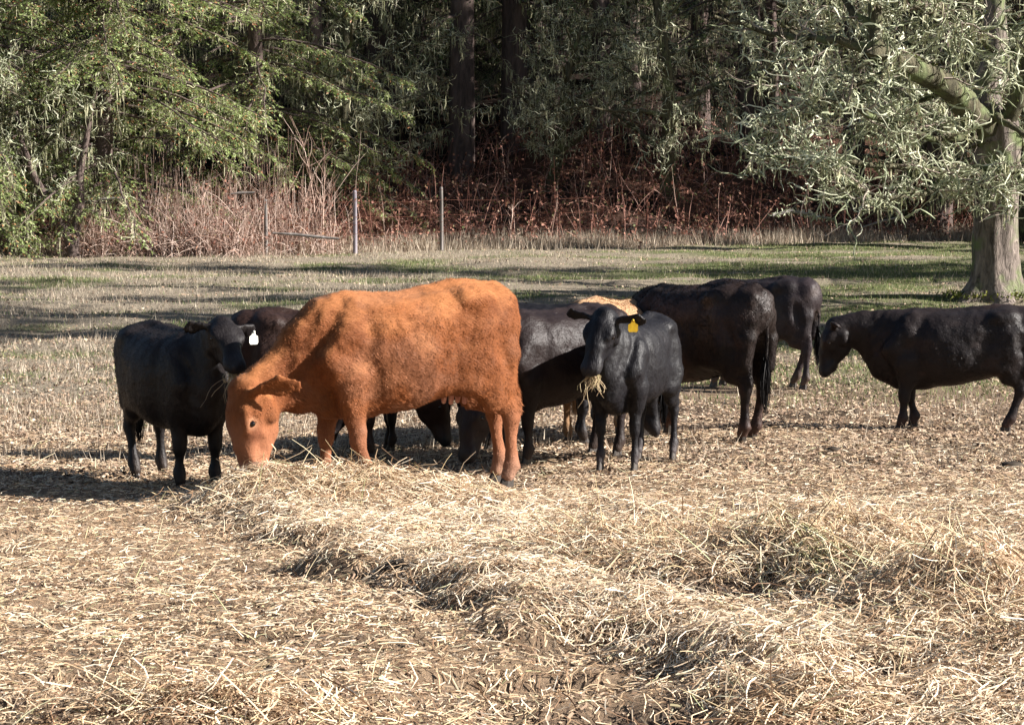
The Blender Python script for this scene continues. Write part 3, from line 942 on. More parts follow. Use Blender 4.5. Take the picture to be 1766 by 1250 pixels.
    # switch of the tail
    if tail:
        n = 260
        e = tx[-1]
        t_ = np.linspace(0, 1, 6)
        st = np.array(e[:3]) + r.normal(0, .008, (n, 3)) + np.array([0, 0, .10]) * r.random((n, 1))
        ln = .30 + .14 * r.random(n)
        sway = r.normal(0, .022, (n, 2))
        P = np.stack([st[:, None, 0] + sway[:, None, 0] * np.sin(t_ * 3) + 0 * t_, st[:, None, 1] + sway[:, None, 1] * np.sin(t_ * 2.6), st[:, None, 2] - ln[:, None] * t_], -1)
        W = np.repeat((.0035 * (1 - .75 * t_))[None], n, 0)
        sv = unit(r.normal(0, 1, (n, 3)) * np.array([1, 1, .1]))
        hv, hq = ribbons(P, W, sv)
        tc = c0 * .8
        link('tail_switch', mesh_np('tail_switch', hv, hq, M_HAIR_B if black else M_HAIR, False, np.repeat(tc * (.6 + .9 * r.random(n))[:, None], 12, 0)), root)
    if wisps:
        mp = H(.445, 0, -.095)
        n = wisps
        t_ = np.linspace(0, 1, 8)
        dirs = np.stack([r.normal(0, .6, n), r.normal(0, .8, n), -.1 - .8 * r.random(n)], 1)
        dirs = dirs + fd * .5
        ln = (.03 + .085 * r.random(n)); ln[:n // 6] *= 1.7
        ph = r.random(n) * 6
        P = mp + r.normal(0, .014, (n, 1, 3)) + dirs[:, None, :] * (ln[:, None] * t_)[..., None] * np.array([1, 1, .7]) - np.array([0, 0, 1]) * (ln[:, None] * 1.1 * t_ ** 2)[..., None] + (np.sin(t_ * 8 + ph[:, None]) * .03 * t_)[..., None] * sd
        wv, wq = tubes(P, np.repeat((.0030 * (1 - .4 * t_))[None], n, 0), 4)
        wo = link('hay_wisps', mesh_np('hay_wisps', wv, wq, M_WISP, True), None, None)
        wo.matrix_world = Matrix.Translation(root.location) @ Matrix.Rotation(head_to, 4, 'Z') @ Matrix.Scale(scale, 4)
        wo['label'] = label_wisps[wisps]; wo['category'] = 'hay'; wo['kind'] = 'stuff'
    return root


label_wisps = {60: 'hay hanging from the mouth of the black cow behind the red cow', 56: 'hay hanging from the mouth of the black calf with the yellow tag'}


def fb3(p, s):
    return np.clip(noise3(p, s) * .65 + noise3(p * 2.1, s + 1) * .35 + noise3(p * 4.3, s + 2) * .2, -1, 1)
# ------------------------------------------------------------------ woodland
def bark(name, a, b, scale=6):
    t = NT(name)
    co = t.coord()
    f = t.noise(scale, 6, .65, t.mapping(co, (1, 1, .22)), .8)
    g = t.noise(2.2, 3, .6, co)
    c = t.ramp(f, [(.3, a), (.68, b)])
    c = t.mix(t.ramp(g, [(.52, (0, 0, 0)), (.66, (1, 1, 1))]), c, (.16, .19, .09), 'MIX') if name != 'fir_bark' else c
    t.bump(f, 1.0, .09)
    return t.set(c, .9, .15)


M_BARK_FIR = bark('fir_bark', (.05, .038, .035), (.17, .125, .11))
M_BARK_OAK = bark('oak_bark', (.06, .048, .042), (.32, .265, .23), 11)
M_BARK_LIMB = bark('mossy_limb_bark', (.035, .032, .022), (.15, .135, .085), 9)
M_TWIG = random_mat('grey_twigs', [(0, (.11, .085, .07)), (.5, (.24, .19, .16)), (1, (.40, .34, .28))], .85, .15)
M_LICHEN = random_mat('pale_lichen', [(0, (.17, .19, .11)), (.35, (.40, .43, .28)), (.7, (.64, .66, .47)), (1, (.80, .79, .62))], .85, .15, trans=.15)
M_MOSSHANG = random_mat('hanging_lichen', [(0, (.24, .25, .13)), (.5, (.50, .49, .31)), (1, (.72, .69, .48))], .85, .15, trans=.3)
M_MOSS = random_mat('yellow_moss', [(0, (.05, .065, .015)), (.5, (.10, .12, .03)), (1, (.20, .19, .05))], .9, .1)
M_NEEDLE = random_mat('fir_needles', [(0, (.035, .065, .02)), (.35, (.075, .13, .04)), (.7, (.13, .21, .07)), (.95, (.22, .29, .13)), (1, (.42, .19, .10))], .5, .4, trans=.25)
M_RED = random_mat('bramble_canes', [(0, (.11, .045, .035)), (.4, (.30, .13, .095)), (.75, (.50, .27, .21)), (1, (.68, .47, .38))], .7, .25)
M_PINK = random_mat('sunlit_canes', [(0, (.20, .12, .09)), (.4, (.36, .24, .19)), (.75, (.54, .40, .33)), (1, (.70, .56, .48))], .75, .2)  # paler copy of the bramble canes, sunlight put into the colour
M_OLEAF = random_mat('bramble_leaves', [(0, (.08, .035, .025)), (.4, (.24, .10, .07)), (.7, (.42, .21, .15)), (.9, (.10, .12, .04)), (1, (.40, .28, .20))], .7, .3, trans=.2)


def walk(r, p0, d0, L, n, wob=.25, grav=0.0, up=0.0):
    """A wandering branch line."""
    P = [np.array(p0, float)]; d = unit(np.array(d0, float))
    for i in range(n - 1):
        d = unit(d + r.normal(0, wob, 3) + np.array([0, 0, up - grav]))
        P.append(P[-1] + d * L / (n - 1))
    return np.array(P)


def twig_batch(r, starts, dirs, L, n=6, wob=.35, grav=0.0):
    M = len(starts)
    P = np.zeros((M, n, 3)); P[:, 0] = starts; d = unit(dirs)
    for i in range(1, n):
        d = unit(d + r.normal(0, wob, (M, 3)) + np.array([0, 0, -grav]))
        P[:, i] = P[:, i - 1] + d * (L / (n - 1))[:, None]
    return P


def along(r, paths, n, lo=.15, hi=1.0):
    """n random points and tangents on a list of paths, favouring the longer ones."""
    ln = np.array([np.linalg.norm(p[1:] - p[:-1], axis=1).sum() for p in paths])
    k = r.choice(len(paths), n, p=ln / ln.sum())
    t = lo + (hi - lo) * r.random(n)
    S = np.zeros((n, 3)); D = np.zeros((n, 3))
    for i, (a, b) in enumerate(zip(k, t)):
        p = paths[a]; q = b * (len(p) - 1); j = min(int(q), len(p) - 2); f = q - j
        S[i] = p[j] * (1 - f) + p[j + 1] * f; D[i] = p[j + 1] - p[j]
    return S, unit(D)


def branch_out(r, parents, n, L0, L1, wob, grav, pts=7, lo=.2, spread=.9, flat=.75):
    S, D = along(r, parents, n, lo)
    dirs = unit(D * .5 + r.normal(0, spread, (n, 3)) * np.array([1, 1, flat]))
    L = L0 + (L1 - L0) * r.random(n)
    return list(twig_batch(r, S, dirs, L, pts, wob, grav))


def lichen_foliage(r, paths, n_twig, n_hang, big=1.0, hang=1.0, flat=.7):
    """lichen-coated twigs, bare twig tips and hanging beards; returns three (V, F) pairs."""
    S, D = along(r, paths, n_twig, .05)
    dirs = unit(D * .6 + r.normal(0, .8, (n_twig, 3)) * np.array([1, 1, flat]))
    P = twig_batch(r, S, dirs, (.16 + .40 * r.random(n_twig)) * big, 8, .42, .02)
    base = (.0042 + .0075 * r.random(n_twig) ** 1.5) * big
    Rr = base[:, None] * (.55 + .9 * r.random((n_twig, 8))); Rr[:, -1] *= .35
    li = tubes(P, Rr, 3)
    k2 = int(n_twig * 1.6)
    S1, D1 = along(r, paths, k2, .05)
    P1 = twig_batch(r, S1, unit(D1 * .5 + r.normal(0, .9, (k2, 3)) * np.array([1, 1, flat + .1])), (.05 + .10 * r.random(k2)) * big, 4, .4)
    b1 = (.0028 + .0055 * r.random(k2)) * big
    l1 = tubes(P1, b1[:, None] * np.array([.8, 1.2, 1, .3])[None], 3)
    li = (np.concatenate([li[0], l1[0]]), np.concatenate([li[1], l1[1] + len(li[0])]))
    m = int(n_twig * .3)
    S2, D2 = along(r, paths, m, .1)
    P2 = twig_batch(r, S2, unit(D2 * .7 + r.normal(0, .7, (m, 3))), .25 + .45 * r.random(m), 5, .3, 0)
    tw = tubes(P2, np.repeat(np.linspace(.0065, .002, 5)[None], m, 0), 3)
    S3, D3 = along(r, paths, n_hang, .05)
    L3 = (.08 + .30 * r.random(n_hang) ** 2) * hang
    t = np.linspace(0, 1, 4)[None]
    P3 = S3[:, None, :] - np.array([0, 0, 1.0]) * (L3[:, None] * t)[..., None] + (r.normal(0, .025, (n_hang, 4, 3))) * t[..., None]
    W3 = (.005 + .009 * r.random(n_hang))[:, None] * np.array([.5, 1, .8, .15])[None] * big
    ha = ribbons(P3, W3, unit(r.normal(0, 1, (n_hang, 3)) * np.array([1, 1, .05])))
    return li, tw, ha


def oak_variant(seed, height=13.0, spread=5.0, n_l=1300, n_h=1500, lean=0.2):
    """A lichen-hung deciduous tree; returns its part meshes."""
    r = np.random.default_rng(seed)
    trunk = walk(r, (0, 0, -.4), (r.normal(0, lean), r.normal(0, lean), 1), height * .75, 10, .10, 0, .12)
    rad = np.linspace(.30, .07, 10); rad[0] = .42
    w = Acc(); w.add(*tubes(trunk, rad, 9))
    limbs = []
    for i in range(15):
        t = .18 + .8 * i / 15; j = min(int(t * 9), 8)
        a = i * 2.4 + r.normal(0, .3)
        P = walk(r, trunk[j] + (trunk[j + 1] - trunk[j]) * (t * 9 - j), (math.cos(a), math.sin(a), .25 + .5 * t), spread * (1.1 - .55 * t) * (.7 + .5 * r.random()), 9, .22, .03, .05)
        limbs.append(P); w.add(*tubes(P, np.linspace(.10 * (1.2 - t * .7), .02, 9), 6))
    sec = branch_out(r, limbs, 110, .8, 2.0, .28, .02, 7, .25)
    for P in sec: w.add(*tubes(P, np.linspace(.028, .008, 7), 4))
    tert = branch_out(r, sec, 320, .4, 1.1, .3, .03, 6, .2)
    w.add(*tubes(np.array(tert), np.repeat(np.linspace(.013, .005, 6)[None], len(tert), 0), 3))
    li, tw, ha = lichen_foliage(r, sec + tert, n_l, n_h, 1.15, 1.3)
    c = Acc(); c.add(*li)
    b = Acc(); b.add(*tw)
    h = Acc(); h.add(*ha)
    return dict(trunk=w.mesh('trunk', M_BARK_LIMB), crown=c.mesh('crown', M_LICHEN, False), twigs=b.mesh('twigs', M_TWIG, False), beard_lichen=h.mesh('beard_lichen', M_MOSSHANG, False))


def needles(r, twigs, per, L, W):
    """flat needle triangles in two rows on each twig path (M,N,3)."""
    M, N, _ = twigs.shape
    n = M * per
    m = np.repeat(np.arange(M), per); t = r.random(n) * (N - 1.001); j = t.astype(int); f = (t - j)[:, None]
    p = twigs[m, j] * (1 - f) + twigs[m, j + 1] * f
    d = unit(twigs[m, j + 1] - twigs[m, j])
    s = np.where(r.random(n) < .5, 1, -1)[:, None]
    side = unit(np.cross(d, np.array([0, 0, 1.0])) + 1e-4) * s
    v = unit(d * .75 + side * .8 + r.normal(0, .28, (n, 3)) + np.array([0, 0, -.12]))
    ln = (L * (.6 + .7 * r.random(n)))[:, None]
    wv = unit(np.cross(v, r.normal(0, .5, (n, 3)) + np.array([0, 0, 1.0]))) * (W * (.6 + .8 * r.random(n)))[:, None]
    mid = p + v * ln * .5
    V = np.stack([p, mid + wv, p + v * ln, mid - wv], 1).reshape(-1, 3)
    return V, np.arange(n * 4).reshape(-1, 4)


def fir_variant(seed, height=20.0, low=1.6, blen=3.6, fine_to=9.0, detail=1.0, tr=.34, dead=10, beards=1200, step=.30, per=20):
    r = np.random.default_rng(seed)
    zs = np.linspace(-.6, height, 14)
    trunk = np.stack([np.cumsum(r.normal(0, .03, 14)), np.cumsum(r.normal(0, .03, 14)), zs], 1)
    w = Acc(); w.add(*tubes(trunk, tr * (1 - (zs + .6) / (height + .7)) ** .8 + .02, 12))
    at = lambda z: np.array([np.interp(z, zs, trunk[:, 0]), np.interp(z, zs, trunk[:, 1]), z])
    nd = Acc(); mains = []
    z = low
    while z < height - .4:
        fr = (z - low) / (height - low)
        L = blen * (1 - fr) ** .75 * (.65 + .55 * r.random()) + .3
        fine = z < fine_to
        a = r.random() * 2 * math.pi
        n = 9
        t = np.linspace(0, 1, n)
        out = np.array([math.cos(a), math.sin(a), 0])
        P = at(z) + out * (L * t)[:, None]
        P[:, 2] += L * (.10 * t - (.42 + .2 * r.random()) * t ** 1.8 * (1 - .5 * fr)) + .05 * L * t ** 4
        P[1:, :2] += np.cumsum(r.normal(0, .035 * L / 3, (n - 1, 2)), 0)
        mains.append(P)
        w.add(*tubes(P, np.linspace(.05 * (1.1 - fr), .008, n), 4))
        m = int((26 if fine else 15) * detail * L / 3)
        if m > 1:
            tt = .18 + .82 * r.random(m); j = np.minimum((tt * (n - 1)).astype(int), n - 2); f = (tt * (n - 1) - j)[:, None]
            S = P[j] * (1 - f) + P[j + 1] * f; D = unit(P[j + 1] - P[j])
            sd = unit(np.cross(D, np.array([0, 0, 1.0]))) * np.where(r.random(m) < .5, 1, -1)[:, None]
            dr = D * .7 + sd * .9 + np.array([0, 0, -.28]) + r.normal(0, .12, (m, 3))
            ln = (.25 + .55 * r.random(m)) * (1.15 - tt * .55) * min(1.2, L / 2.6 + .3)
            tw = twig_batch(r, S, dr, ln, 5, .12, .06)
            if fine: w.add(*tubes(tw, np.repeat(np.linspace(.006, .002, 5)[None], m, 0), 3))
            nd.add(*needles(r, tw, per if fine else 11, (.075 if per == 20 else .095) if fine else .16, (.012 if per == 20 else .017) if fine else .045))
        z += step * (.5 + r.random()) * (1 if fine else 1.25)
    parts = {}
    # dead lower limbs
    dl = []
    for i in range(dead):
        zz = .8 + r.random() * 6; a = r.random() * 2 * math.pi
        P = walk(r, at(zz), (math.cos(a), math.sin(a), -.05), 1.2 + 2.2 * r.random(), 7, .2, .05)
        dl.append(P); w.add(*tubes(P, np.linspace(.028, .006, 7), 4))
    parts['trunk'] = w.mesh('trunk', M_BARK_FIR)
    parts['crown'] = nd.mesh('crown', M_NEEDLE, False)
    if beards:
        lowm = [p for p in mains if p[0, 2] < 9] + dl
        li, tw_, ha = lichen_foliage(r, lowm, int(beards * .5), beards, .9, 1.5)
        b = Acc(); b.add(*ha); b.add(*li)
        parts['beard_lichen'] = b.mesh('beard_lichen', M_MOSSHANG, False)
    return parts


def plant(kind, parts, label, x, y, rz=0.0, sc=1.0, group='trees of the wood behind the pasture', category='tree', sink=0.0):
    o = thing(kind, label, category, (x, y, ground1(x, y) - sink), rz, group, sc)
    for k, me in parts.items():
        c = link(k, me, o)
        if k in ('twigs', 'beard_lichen'): c['kind'] = 'stuff'
    return o


_t0 = fir_variant(11, 19, 1.5, 3.4, 8.5, 1.0, .33, 8, 1500)
_t1 = fir_variant(12, 21, 3.8, 3.2, 9.5, 1.0, .36, 14, 1700)
M_NEEDLE_FAR = M_NEEDLE
M_NEEDLE = random_mat('sunny_fir_needles', [(0, (.12, .165, .045)), (.35, (.25, .33, .10)), (.7, (.40, .48, .20)), (.90, (.56, .60, .36)), (.94, (.60, .30, .16)), (1, (.50, .22, .11))], .5, .35, trans=.38)  # brighter copy of the needles, sunlight put into the colour
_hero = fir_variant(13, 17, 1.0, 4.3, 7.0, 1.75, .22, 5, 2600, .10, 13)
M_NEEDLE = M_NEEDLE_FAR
_o0 = oak_variant(21, 13, 4.6)
_o1 = oak_variant(22, 11, 4.2, lean=.35)

# the bright fir and the oaks at the left edge of the wood
plant('fir_tree', _hero, 'bright green drooping fir at the left edge of the pasture, behind the sunlit brambles', -9.5, 54.2, .6)
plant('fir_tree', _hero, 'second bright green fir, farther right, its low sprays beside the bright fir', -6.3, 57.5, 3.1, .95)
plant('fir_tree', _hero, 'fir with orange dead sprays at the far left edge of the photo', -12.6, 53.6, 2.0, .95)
plant('mossy_tree', _o0, 'leaning lichen-hung tree beside the leftmost fence post', -10.9, 53.2, 1.2, .8)
plant('mossy_tree', _o1, 'small lichen-hung tree between the bright fir and the tall bare saplings', -4.6, 57.8, 4.0, .8)
# the big trunks one can tell apart
plant('fir_tree', _t1, 'thick dark fir trunk standing on the bank near the middle of the wood', -1.42, 64.5, .4, 1.05)
plant('fir_tree', _t1, 'slimmer fir trunk on top of the bank right of the thick dark trunk', 2.55, 66.0, 3.6, .8)
plant('fir_tree', _t1, 'reddish fir trunk left of the thick dark trunk', -3.55, 66.5, 5.1, .62)
plant('fir_tree', _t1, 'dark fir trunk behind the left side of the big oak', 7.35, 67.0, 2.2, 1.05)
plant('mossy_tree', _o0, 'pale lichen-covered tree on the bank at the middle right of the wood', 4.2, 61.5, 2.6, .75)
plant('mossy_tree', _o1, 'bare lichen-grey tree spreading low in front of the thick dark trunk', .9, 62.5, 1.6, .6)
plant('mossy_tree', _o0, 'lichen-hung tree behind the crown of the big oak', 10.2, 63.5, 4.4, .95)
plant('mossy_tree', _o1, 'small mossy tree at the foot of the bank on the far right', 14.0, 61.0, 5.5, .95)

_rw = np.random.default_rng(77)
for _x, _y, _v, _s, _lb in [(-2.9, 70.0, 0, .9, 'bushy dark fir between the reddish trunk and the thick dark trunk'), (.5, 69.0, 0, .95, 'bushy dark fir just right of the thick dark trunk'), (3.6, 71.0, 0, 1.0, 'bushy dark fir behind the slimmer fir trunk on the bank'),
                            (5.6, 69.0, 0, .9, 'bushy dark fir left of the trunk behind the big oak'), (-5.4, 68.0, 0, .9, 'bushy dark fir deep behind the tall bare saplings'), (1.9, 74.0, 0, 1.0, 'dark fir filling the gap high above the brambly bank')]:
    plant('fir_tree', _t0, _lb, _x, _y, _rw.random() * 6.28, _s)
_spots = []
_tries = 0
while len(_spots) < 84 and _tries < 9000:
    _tries += 1
    _y = 61 + 33 * _rw.random() ** 1.5; _x = (_rw.random() * 2 - 1) * (_y * .26 + 3)
    if _y < edge_y(np.array([_x]))[0] + 8.0: continue
    if all((_x - a) ** 2 + (_y - b) ** 2 > 2.2 ** 2 for a, b in _spots) and abs(_x + 1.42 - 0) > 1.2:
        _spots.append((_x, _y))
for _x, _y in _spots:
    _k = _rw.random()
    if _k < .80:
        plant('fir_tree', _t0 if _k < .4 else _t1, 'dark fir deep in the shaded wood', _x, _y, _rw.random() * 6.28, .85 + .3 * _rw.random())
    else:
        plant('mossy_tree', _o0 if _k < .9 else _o1, 'lichen-hung bare tree deep in the shaded wood', _x, _y, _rw.random() * 6.28, .85 + .3 * _rw.random())
# unseen firs added at right, crowns set high to shade only the upper wood
_shade_fir = fir_variant(14, 26, 10.5, 4.2, 0, 1.2, .36, 4, 0, .26)
for _i in range(10):
    _x = (14.6, 17.6)[_i % 2] + _rw.normal(0, .3); _y = 54.2 + 1.25 * _i + _rw.normal(0, .3)
    plant('fir_tree', _shade_fir, 'added high-crowned shading fir beyond the right edge of the photo', _x, _y, _rw.random() * 6.28, 1.0 + .15 * _rw.random())
for _x, _y, _v in [(9.4, 64.2, 0), (11.6, 63.0, 1), (14.6, 60.6, 0), (6.8, 66.0, 1)]:
    plant('fir_tree', _t1 if _v else _t0, 'dark fir behind the big oak at the foot of the wood', _x, _y, _rw.random() * 6.28, 1.0)
# pasture oaks outside the frame on the right: their shadows stripe the grass
for _i, (_x, _y) in enumerate([(17, 30.0), (24, 30.6), (19, 44.6)]):
    plant('mossy_tree', _o0 if _i % 2 else _o1, 'pasture oak standing beyond the right edge of the photo', _x, _y, _rw.random() * 6.28, 1.0, 'oaks of the pasture')


for _x, _y in [(14, 28.8), (24, 27.6), (13, 31.2), (21, 30.4), (26, 28.8), (14, 43.4), (22, 42.3), (18, 42.6), (27, 41.8), (31, 40.2)]:
    plant('fir_tree', _t0, 'tall fir standing in the pasture beyond the right edge of the photo', _x, _y, _rw.random() * 6.28, 1.15, 'firs of the pasture')


# ------------------------------------------------------------------ the big lichen-covered oak at the right
def big_oak():
    r = np.random.default_rng(401)
    Y0 = 38.0
    def at(px, py, dy=0.0):
        x, z = pix(px, py, Y0 + dy)
        return np.array([x, Y0 + dy, z])
    bx = at(1712, 495)[0]; gz = ground1(bx, Y0)
    root = thing('oak_tree', 'big grey oak with mossy low limbs and pale lichen on every twig, at the right', 'tree', (bx, Y0, gz), 0)
    O = np.array([bx, Y0, gz])
    w = Acc()
    # trunk with a flared, ridged foot
    Zt = np.array([-.2, -.02, .07, .16, .28, .42, .6, .85, 1.1, 1.4, 1.7, 2.0, 2.3, 2.6, 2.9])
    Rt = np.array([.78, .62, .54, .47, .42, .395, .375, .36, .35, .345, .345, .35, .37, .38, .34])
    k = 40; rings = []
    for z, rr in zip(Zt, Rt):
        a = np.arange(k) * 2 * math.pi / k
        fl = np.exp(-max(z, 0) / .22)
        m = rr * (1 + .20 * fl * np.cos(a * 5 + .6) + .07 * np.cos(a * 3 + z * 1.3) + .04 * np.cos(a * 8 + z * 2) + .03 * r.normal(0, 1, k))
        rings.append(np.stack([np.cos(a) * m + .02 * z, np.sin(a) * m, 0 * a + z], 1))
    V = np.concatenate(rings); n = len(Zt)
    Q = np.array([[i * k + j, i * k + (j + 1) % k, (i + 1) * k + (j + 1) % k, (i + 1) * k + j] for i in range(n - 1) for j in range(k)])
    w.add(V, Q)
    limbs = []
    def limb(pts, r0, r1, sides=10):
        P = np.array([at(*p) for p in pts]) - O
        # resample smoothly and roughen
        t = np.linspace(0, len(P) - 1, 14); i = np.minimum(t.astype(int), len(P) - 2); f = (t - i)[:, None]
        S = P[i] * (1 - f) + P[i + 1] * f
        S[1:-1] = (S[:-2] + 2 * S[1:-1] + S[2:]) / 4
        S[1:] += r.normal(0, .018, (13, 3))
        Rr = np.linspace(r0, r1, 14) * (1 + r.normal(0, .04, 14)); Rr[:2] *= (1.5, 1.15)
        q = Acc(); q.add(*tubes(S, Rr, sides))
        link('limb', q.mesh('limb', M_BARK_LIMB if limbs else M_BARK_OAK), root)
        limbs.append(S)
        return S
    limb([(1712, 250, 0), (1700, 160, .1), (1722, 60, .2), (1712, -60, .3), (1745, -200, .3), (1700, -380, .2)], .26, .10)
    L1 = limb([(1700, 225, 0), (1640, 150, -1.0), (1560, 112, -2.0), (1500, 85, -2.6)], .24, .15)
    limb([(1505, 92, -2.6), (1512, 20, -2.6), (1490, -80, -2.5), (1440, -220, -2.4)], .13, .05)
    limb([(1508, 90, -2.6), (1440, 70, -2.6), (1340, 60, -1.8), (1230, 30, -2.3)], .08, .025)
    limb([(1512, 60, -2.6), (1465, 10, -2.5), (1420, -60, -1.6)], .07, .03)
    limb([(1725, 240, 0), (1760, 150, -.4), (1790, 60, -.8), (1850, -80, -1.2)], .17, .08)
    limb([(1700, 235, 0), (1600, 240, -1.2), (1480, 190, -2.2), (1360, 150, -3.0)], .07, .02)
    limb([(1710, 300, 0), (1640, 300, -.9), (1520, 285, -1.8), (1400, 275, -2.4), (1290, 268, -2.8)], .075, .018)
    limb([(1705, 320, 0), (1620, 330, -1.4), (1540, 340, -2.3), (1450, 322, -2.8)], .06, .016)
    limb([(1720, 310, 0), (1790, 300, -.8), (1870, 320, -1.6), (1950, 330, -2.2)], .07, .018)
    limb([(1730, 250, 0), (1830, 220, .6), (1960, 200, 1.0)], .12, .03)
    limb([(1715, 260, 0), (1640, 210, 1.6), (1540, 150, 2.6), (1420, 130, 3.2)], .10, .02)
    limb([(1735, -100, .3), (1600, -160, .6), (1480, -200, .2), (1340, -240, -.6)], .12, .03)
    limb([(1738, -60, .3), (1860, -120, .2), (2000, -200, 0)], .12, .03)
    limb([(1700, -250, .2), (1760, -420, .6), (1800, -560, .8)], .10, .03)
    limb([(1712, 200, -.3), (1750, 225, -1.2), (1800, 250, -2.0)], .06, .02)
    limb([(1705, 330, -.3), (1712, 300, -1.0), (1740, 295, -1.8), (1800, 310, -2.4)], .05, .015)
    limb([(1712, 90, -.2), (1690, 60, -1.0), (1640, 30, -1.8), (1560, 10, -2.4)], .06, .02)
    limb([(1560, 112, -.7), (1470, 150, -1.5), (1380, 215, -2.0), (1320, 230, -2.4)], .05, .015)
    limb([(1640, 150, -.3), (1560, 190, -1.4), (1500, 240, -2.0)], .05, .015)
    link('trunk', w.mesh('trunk', M_BARK_OAK), root)
    sec = branch_out(r, limbs[1:], 170, .4, 1.45, .26, .01, 7, .2, .8, .35)
    s2 = Acc()
    for P in sec: s2.add(*tubes(P, np.linspace(.022, .006, 7), 4))
    tert = branch_out(r, sec, 360, .25, .7, .34, .0, 6, .2, .9, .4)
    s2.add(*tubes(np.array(tert), np.repeat(np.linspace(.011, .004, 6)[None], len(tert), 0), 3))
    link('branches', s2.mesh('branches', M_TWIG), root, kind='stuff')
    li, tw, ha = lichen_foliage(r, sec + tert + limbs[7:10], 3300, 1700, 1.4, .9, .38)
    for nm, (V, F), mt in (('crown', li, M_LICHEN), ('twigs', tw, M_TWIG), ('beard_lichen', ha, M_MOSSHANG)):
        link(nm, mesh_np(nm, V, F, mt, False), root, **({} if nm == 'crown' else dict(kind='stuff')))
    # moss on top of the low limb and round the foot
    S, D = along(r, [L1, limbs[5]], 1500, 0, .8)
    S = S + np.stack([r.normal(0, .05, 1500), r.normal(0, .06, 1500), .09 + .07 * r.random(1500)], 1)
    a = r.random(900) * 6.28; rr = .40 + .5 * r.random(900) ** 3
    F0 = np.stack([np.cos(a) * rr, np.sin(a) * rr, .03 + .05 * r.random(900)], 1)
    S = np.concatenate([S, F0]); m = len(S)
    P = twig_batch(r, S, r.normal(0, 1, (m, 3)) + np.array([0, 0, .3]), .05 + .05 * r.random(m), 3, .4)
    V, F = ribbons(P, np.full((m, 3), .012), unit(r.normal(0, 1, (m, 3))))
    link('moss', mesh_np('moss', V, F, M_MOSS, False), root, kind='stuff')


big_oak()


# ------------------------------------------------------------------ brambles, saplings, fence
def canes(name, label, n, spot, L0, L1, rad, mat, seed, parent_loc=None, up=1.0, pts=7, leaf=0, **props):
    r = np.random.default_rng(seed)
    x, y = spot(r, n)
    a = r.random(n) * 2 * math.pi
    el = np.clip(r.normal(.95 * up, .35, n), .2, 1.5)
    L = L0 + (L1 - L0) * r.random(n) ** 1.3
    t = np.linspace(0, 1, pts)[None]
    d = np.stack([np.cos(a) * np.cos(el), np.sin(a) * np.cos(el), np.sin(el)], 1)
    P = np.stack([x, y, ground(x, y) - .03], 1)[:, None] + d[:, None] * (L[:, None] * t)[..., None]
    P[..., 2] -= L[:, None] * (.45 + .4 * r.random(n))[:, None] * t ** 2 * np.cos(el)[:, None]
    P += np.cumsum(r.normal(0, .02, (n, pts, 3)), 1)
    off = np.zeros(3) if parent_loc is None else np.array(parent_loc)
    V, Q = tubes(P - off, np.repeat((rad * (.5 + .8 * r.random(n)))[:, None], pts, 1) * (1 - .6 * t), 3)
    o = link(name, mesh_np(name, V, Q, mat, False), None, None if parent_loc is None else tuple(off), **props)
    if label: o['label'] = label
    if leaf:
        k = r.integers(0, n, leaf); j = r.integers(1, pts, leaf)
        c = P[k, j] + r.normal(0, .05, (leaf, 3)) - off
        u = unit(r.normal(0, 1, (leaf, 3))); v = unit(np.cross(u, r.normal(0, 1, (leaf, 3))))
        s = (.02 + .035 * r.random(leaf))[:, None]
        LV = np.stack([c - u * s, c + v * s * .7, c + u * s, c - v * s * .7], 1).reshape(-1, 3)
        lo = link('bramble_leaves' if parent_loc is None else 'leaves', mesh_np('leaves', LV, np.arange(leaf * 4).reshape(-1, 4), M_OLEAF, False), o if parent_loc is not None else None)
        lo['kind'] = 'stuff'
        if parent_loc is None:
            lo['label'] = 'withered reddish leaves clinging to the bank brambles'; lo['category'] = 'leaves'
    return o


def spot_bank(r, n):
    x = (r.random(n) * 2 - 1) * 17; y = edge_y(x) + .2 + 10.5 * r.random(n) ** 1.25
    return x, y


canes('bramble_thicket', 'tangle of reddish brown bramble canes covering the shaded bank', 5200, spot_bank, .7, 2.0, .0085, M_RED, 501, pts=5, leaf=60000, kind='stuff', category='brambles')

_shr = [(-11.9, 53.0, .95, 'low tan bush at the far left edge under the fir'), (-9.3, 52.6, .85, 'sunlit bramble bush between the leftmost post and the broken rail'),
        (-7.7, 52.9, 1.3, 'pale pinkish bramble heap, widest of the sunlit bushes'), (-6.6, 52.4, 1.15, 'rounded pinkish bramble heap left of the second fence post'),
        (-5.2, 53.4, 1.05, 'grey-pink bramble bush under the tall bare saplings'), (-8.6, 54.2, 1.7, 'tall tangle of bare twigs rising behind the broken rail'), (-6.0, 54.9, 1.7, 'tall brown tangle of twigs left of the bare saplings')]
for _i, (_x, _y, _s, _lb) in enumerate(_shr):
    def _sp(r, n, _x=_x, _y=_y, _s=_s):
        return _x + r.normal(0, .52 * _s, n), _y + r.normal(0, .34 * _s, n)
    canes('bramble_bush', _lb, 520, _sp, .6 * _s, 1.75 * _s, .0085, M_PINK, 520 + _i, (_x, _y, ground1(_x, _y)), 1.12, leaf=500, pts=6, category='bush', group='sunlit bramble bushes at the left edge of the pasture')


